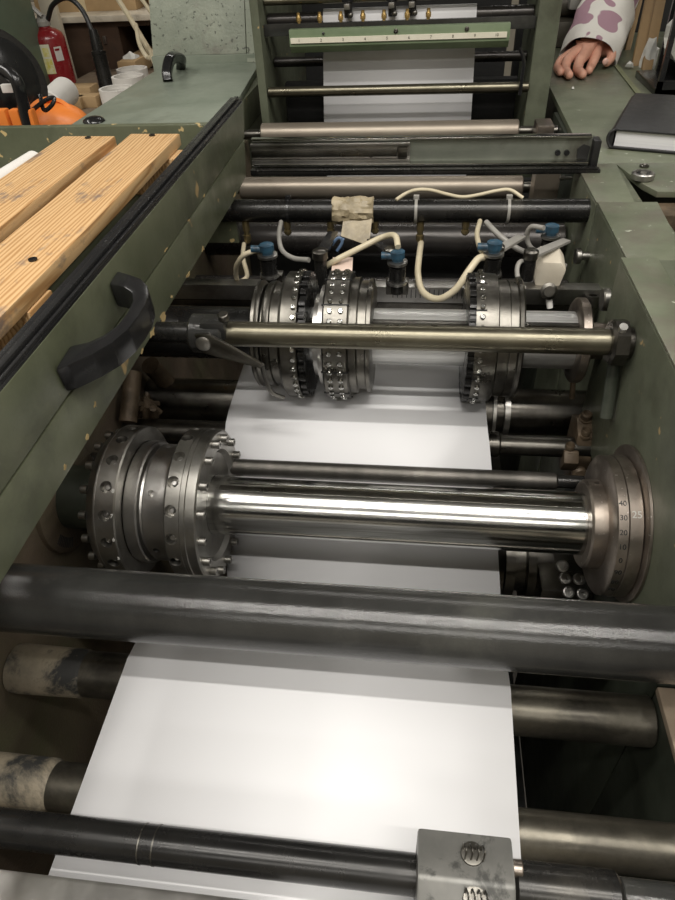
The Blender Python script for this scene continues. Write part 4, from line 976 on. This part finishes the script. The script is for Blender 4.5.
hose2 = lambda pts, r, mat, lb: tag(B().tube([at(u, v, y=y) for u, v, y in pts], r, 8, 8).build('cable', mat), lb, 'cable', 'cream cables')
hose2([(112, -10, 4.2), (128, 15, 4.0), (140, 35, 3.8), (150, 52, 3.4), (158, 67, 2.72)], .014, hose_c, 'thick cream cable dropping from the top to the lid corner')
hose2([(135, -10, 4.1), (152, 15, 3.9), (157, 38, 3.6), (150, 58, 3.2), (140, 45, 3.3), (136, 25, 3.6)], .010, hose_c, 'thin cream cable looping beside the cabinet')
# paper roll, orange drum, motor
p0, p1 = at(50, 106, z=.84), at(66, 91, z=.86)
tag(B().cyl(p0, p1, .060, 32, .004).build('paper_roll', white_p), 'small white paper roll leaning beside the orange tool', 'roll')
for k, (u, v, s_) in enumerate(((80, 96, .09), (88, 106, .07), (74, 108, .06))):
    p = at(u, v, z=wbz); tag(B().box(p-V((s_, s_*.6, 0)), p+V((s_, s_*.6, .05)), .005).build('small_carton', card), ('flat brown carton left of the black horn', 'flat brown carton at the foot of the black horn', 'flat brown carton behind the orange tool')[k], 'box', 'flat cartons')
og = thing('grinder', (-1.35, 2.3, wbz), 'orange and black electric tool in the left background', 'power tool')
oc = at(58, 127, y=2.1)
B().sph(oc, .095, (1.15, .8, .75), 32).build('orange_housing', orange, og)
B().ring(oc+V((.0, -.02, -.0)), (.3, -.6, .7), .070, .058, .055, 32).build('rim', orange, og)
b = B(); mc0 = at(-6, 88, y=2.1)
b.lathe([(0, 0), (0, .06), (.02, .10), (.05, .13), (.10, .14), (.13, .135), (.15, .12), (.17, .11), (.19, .06), (.19, 0)], mc0-V((.06, -.02, 0)), (.8, -.5, .2), 40)
b.ring(mc0+V((.02, -.03, 0)), (.8, -.5, .2), .146, .13, .018, 40)
for k in range(5): b.ring(mc0+V((-.03, .0, 0))+V((.8, -.5, .2)).normalized()*(.035+.022*k), (.8, -.5, .2), .128+.010*min(k, 4-k)+.006, .10, .008, 40)
b.build('motor', black_p, og)
for k in range(3):
    p = at(4+k*13, 119, y=1.93); B().box(p-V((.015, .01, .05)), p+V((.015, .02, .026)), .006).build('orange_grip', orange, og)
B().box(at(5, 92, y=1.97), at(14, 84, y=1.96)+V((0, -.004, 0)), .002).build('rating_plate', white_p, og)
B().tube([at(4, 70, y=1.95), at(16, 80, y=1.93), at(22, 100, y=1.93), at(28, 124, y=1.93)], .018, 10, 6).tube([at(40, 95, y=2.0), at(44, 110, y=1.97), at(52, 105, y=1.97), at(54, 98, y=1.98), at(46, 100, y=1.97), at(30, 112, y=1.96)], .006, 8, 6).build('power_cable', black_p, og)
B().box((-1.85, 1.9, FL), (-1.0, 2.5, .90), .006).build('tool_stand', brown, og)

# ================================================================ LIGHT
def lamp(name, loc, size, energy, col=(1, .96, .90)):
    d = bpy.data.lights.new(name, 'AREA'); d.shape = 'RECTANGLE'; d.size = size[0]*S; d.size_y = size[1]*S
    d.energy = energy; d.color = col
    o = bpy.data.objects.new(name, d); COL.objects.link(o); o.location = T(loc); return o
lamp('fluorescent_or_fill', (.1, .0, 4.25), (3.0, .08), 24)
lamp('fluorescent_or_fill', (.1, -.95, 4.25), (3.0, .08), 24)
lamp('fluorescent_or_fill', (.1, -3.2, 4.25), (3.0, .9), 22)
lamp('fluorescent_or_fill', (.1, 5.2, 4.25), (3.0, .16), 12)
lamp('fluorescent_or_fill', (3.3, .8, 4.25), (.4, 4.5), 34)  # added soft fill from the right to brighten the guard rail
lamp('fluorescent_or_fill', (-3.3, .8, 4.25), (.4, 4.5), 34)  # added soft fill from the left to brighten the right frame's inner face
w = bpy.data.worlds.new('world'); bpy.context.scene.world = w; w.use_nodes = True
w.node_tree.nodes['Background'].inputs[0].default_value = (.9, .95, 1, 1); w.node_tree.nodes['Background'].inputs[1].default_value = .02

# ================================================================ CAMERA
cam = bpy.data.cameras.new('camera'); co = bpy.data.objects.new('camera', cam); COL.objects.link(co)
cam.sensor_fit = 'VERTICAL'; cam.sensor_height = 36; cam.lens = F_PX/900*36; cam.clip_start = .01
co.matrix_world = Matrix.Translation(T(CAM)) @ Matrix((Xc, Yc, Zc)).to_4x4()
sc = bpy.context.scene; sc.camera = co
sc.view_settings.view_transform = 'Standard'; sc.view_settings.look = 'None'
sc.view_settings.exposure = 0.12; sc.view_settings.gamma = 1.0; sc.view_settings.use_curve_mapping = False
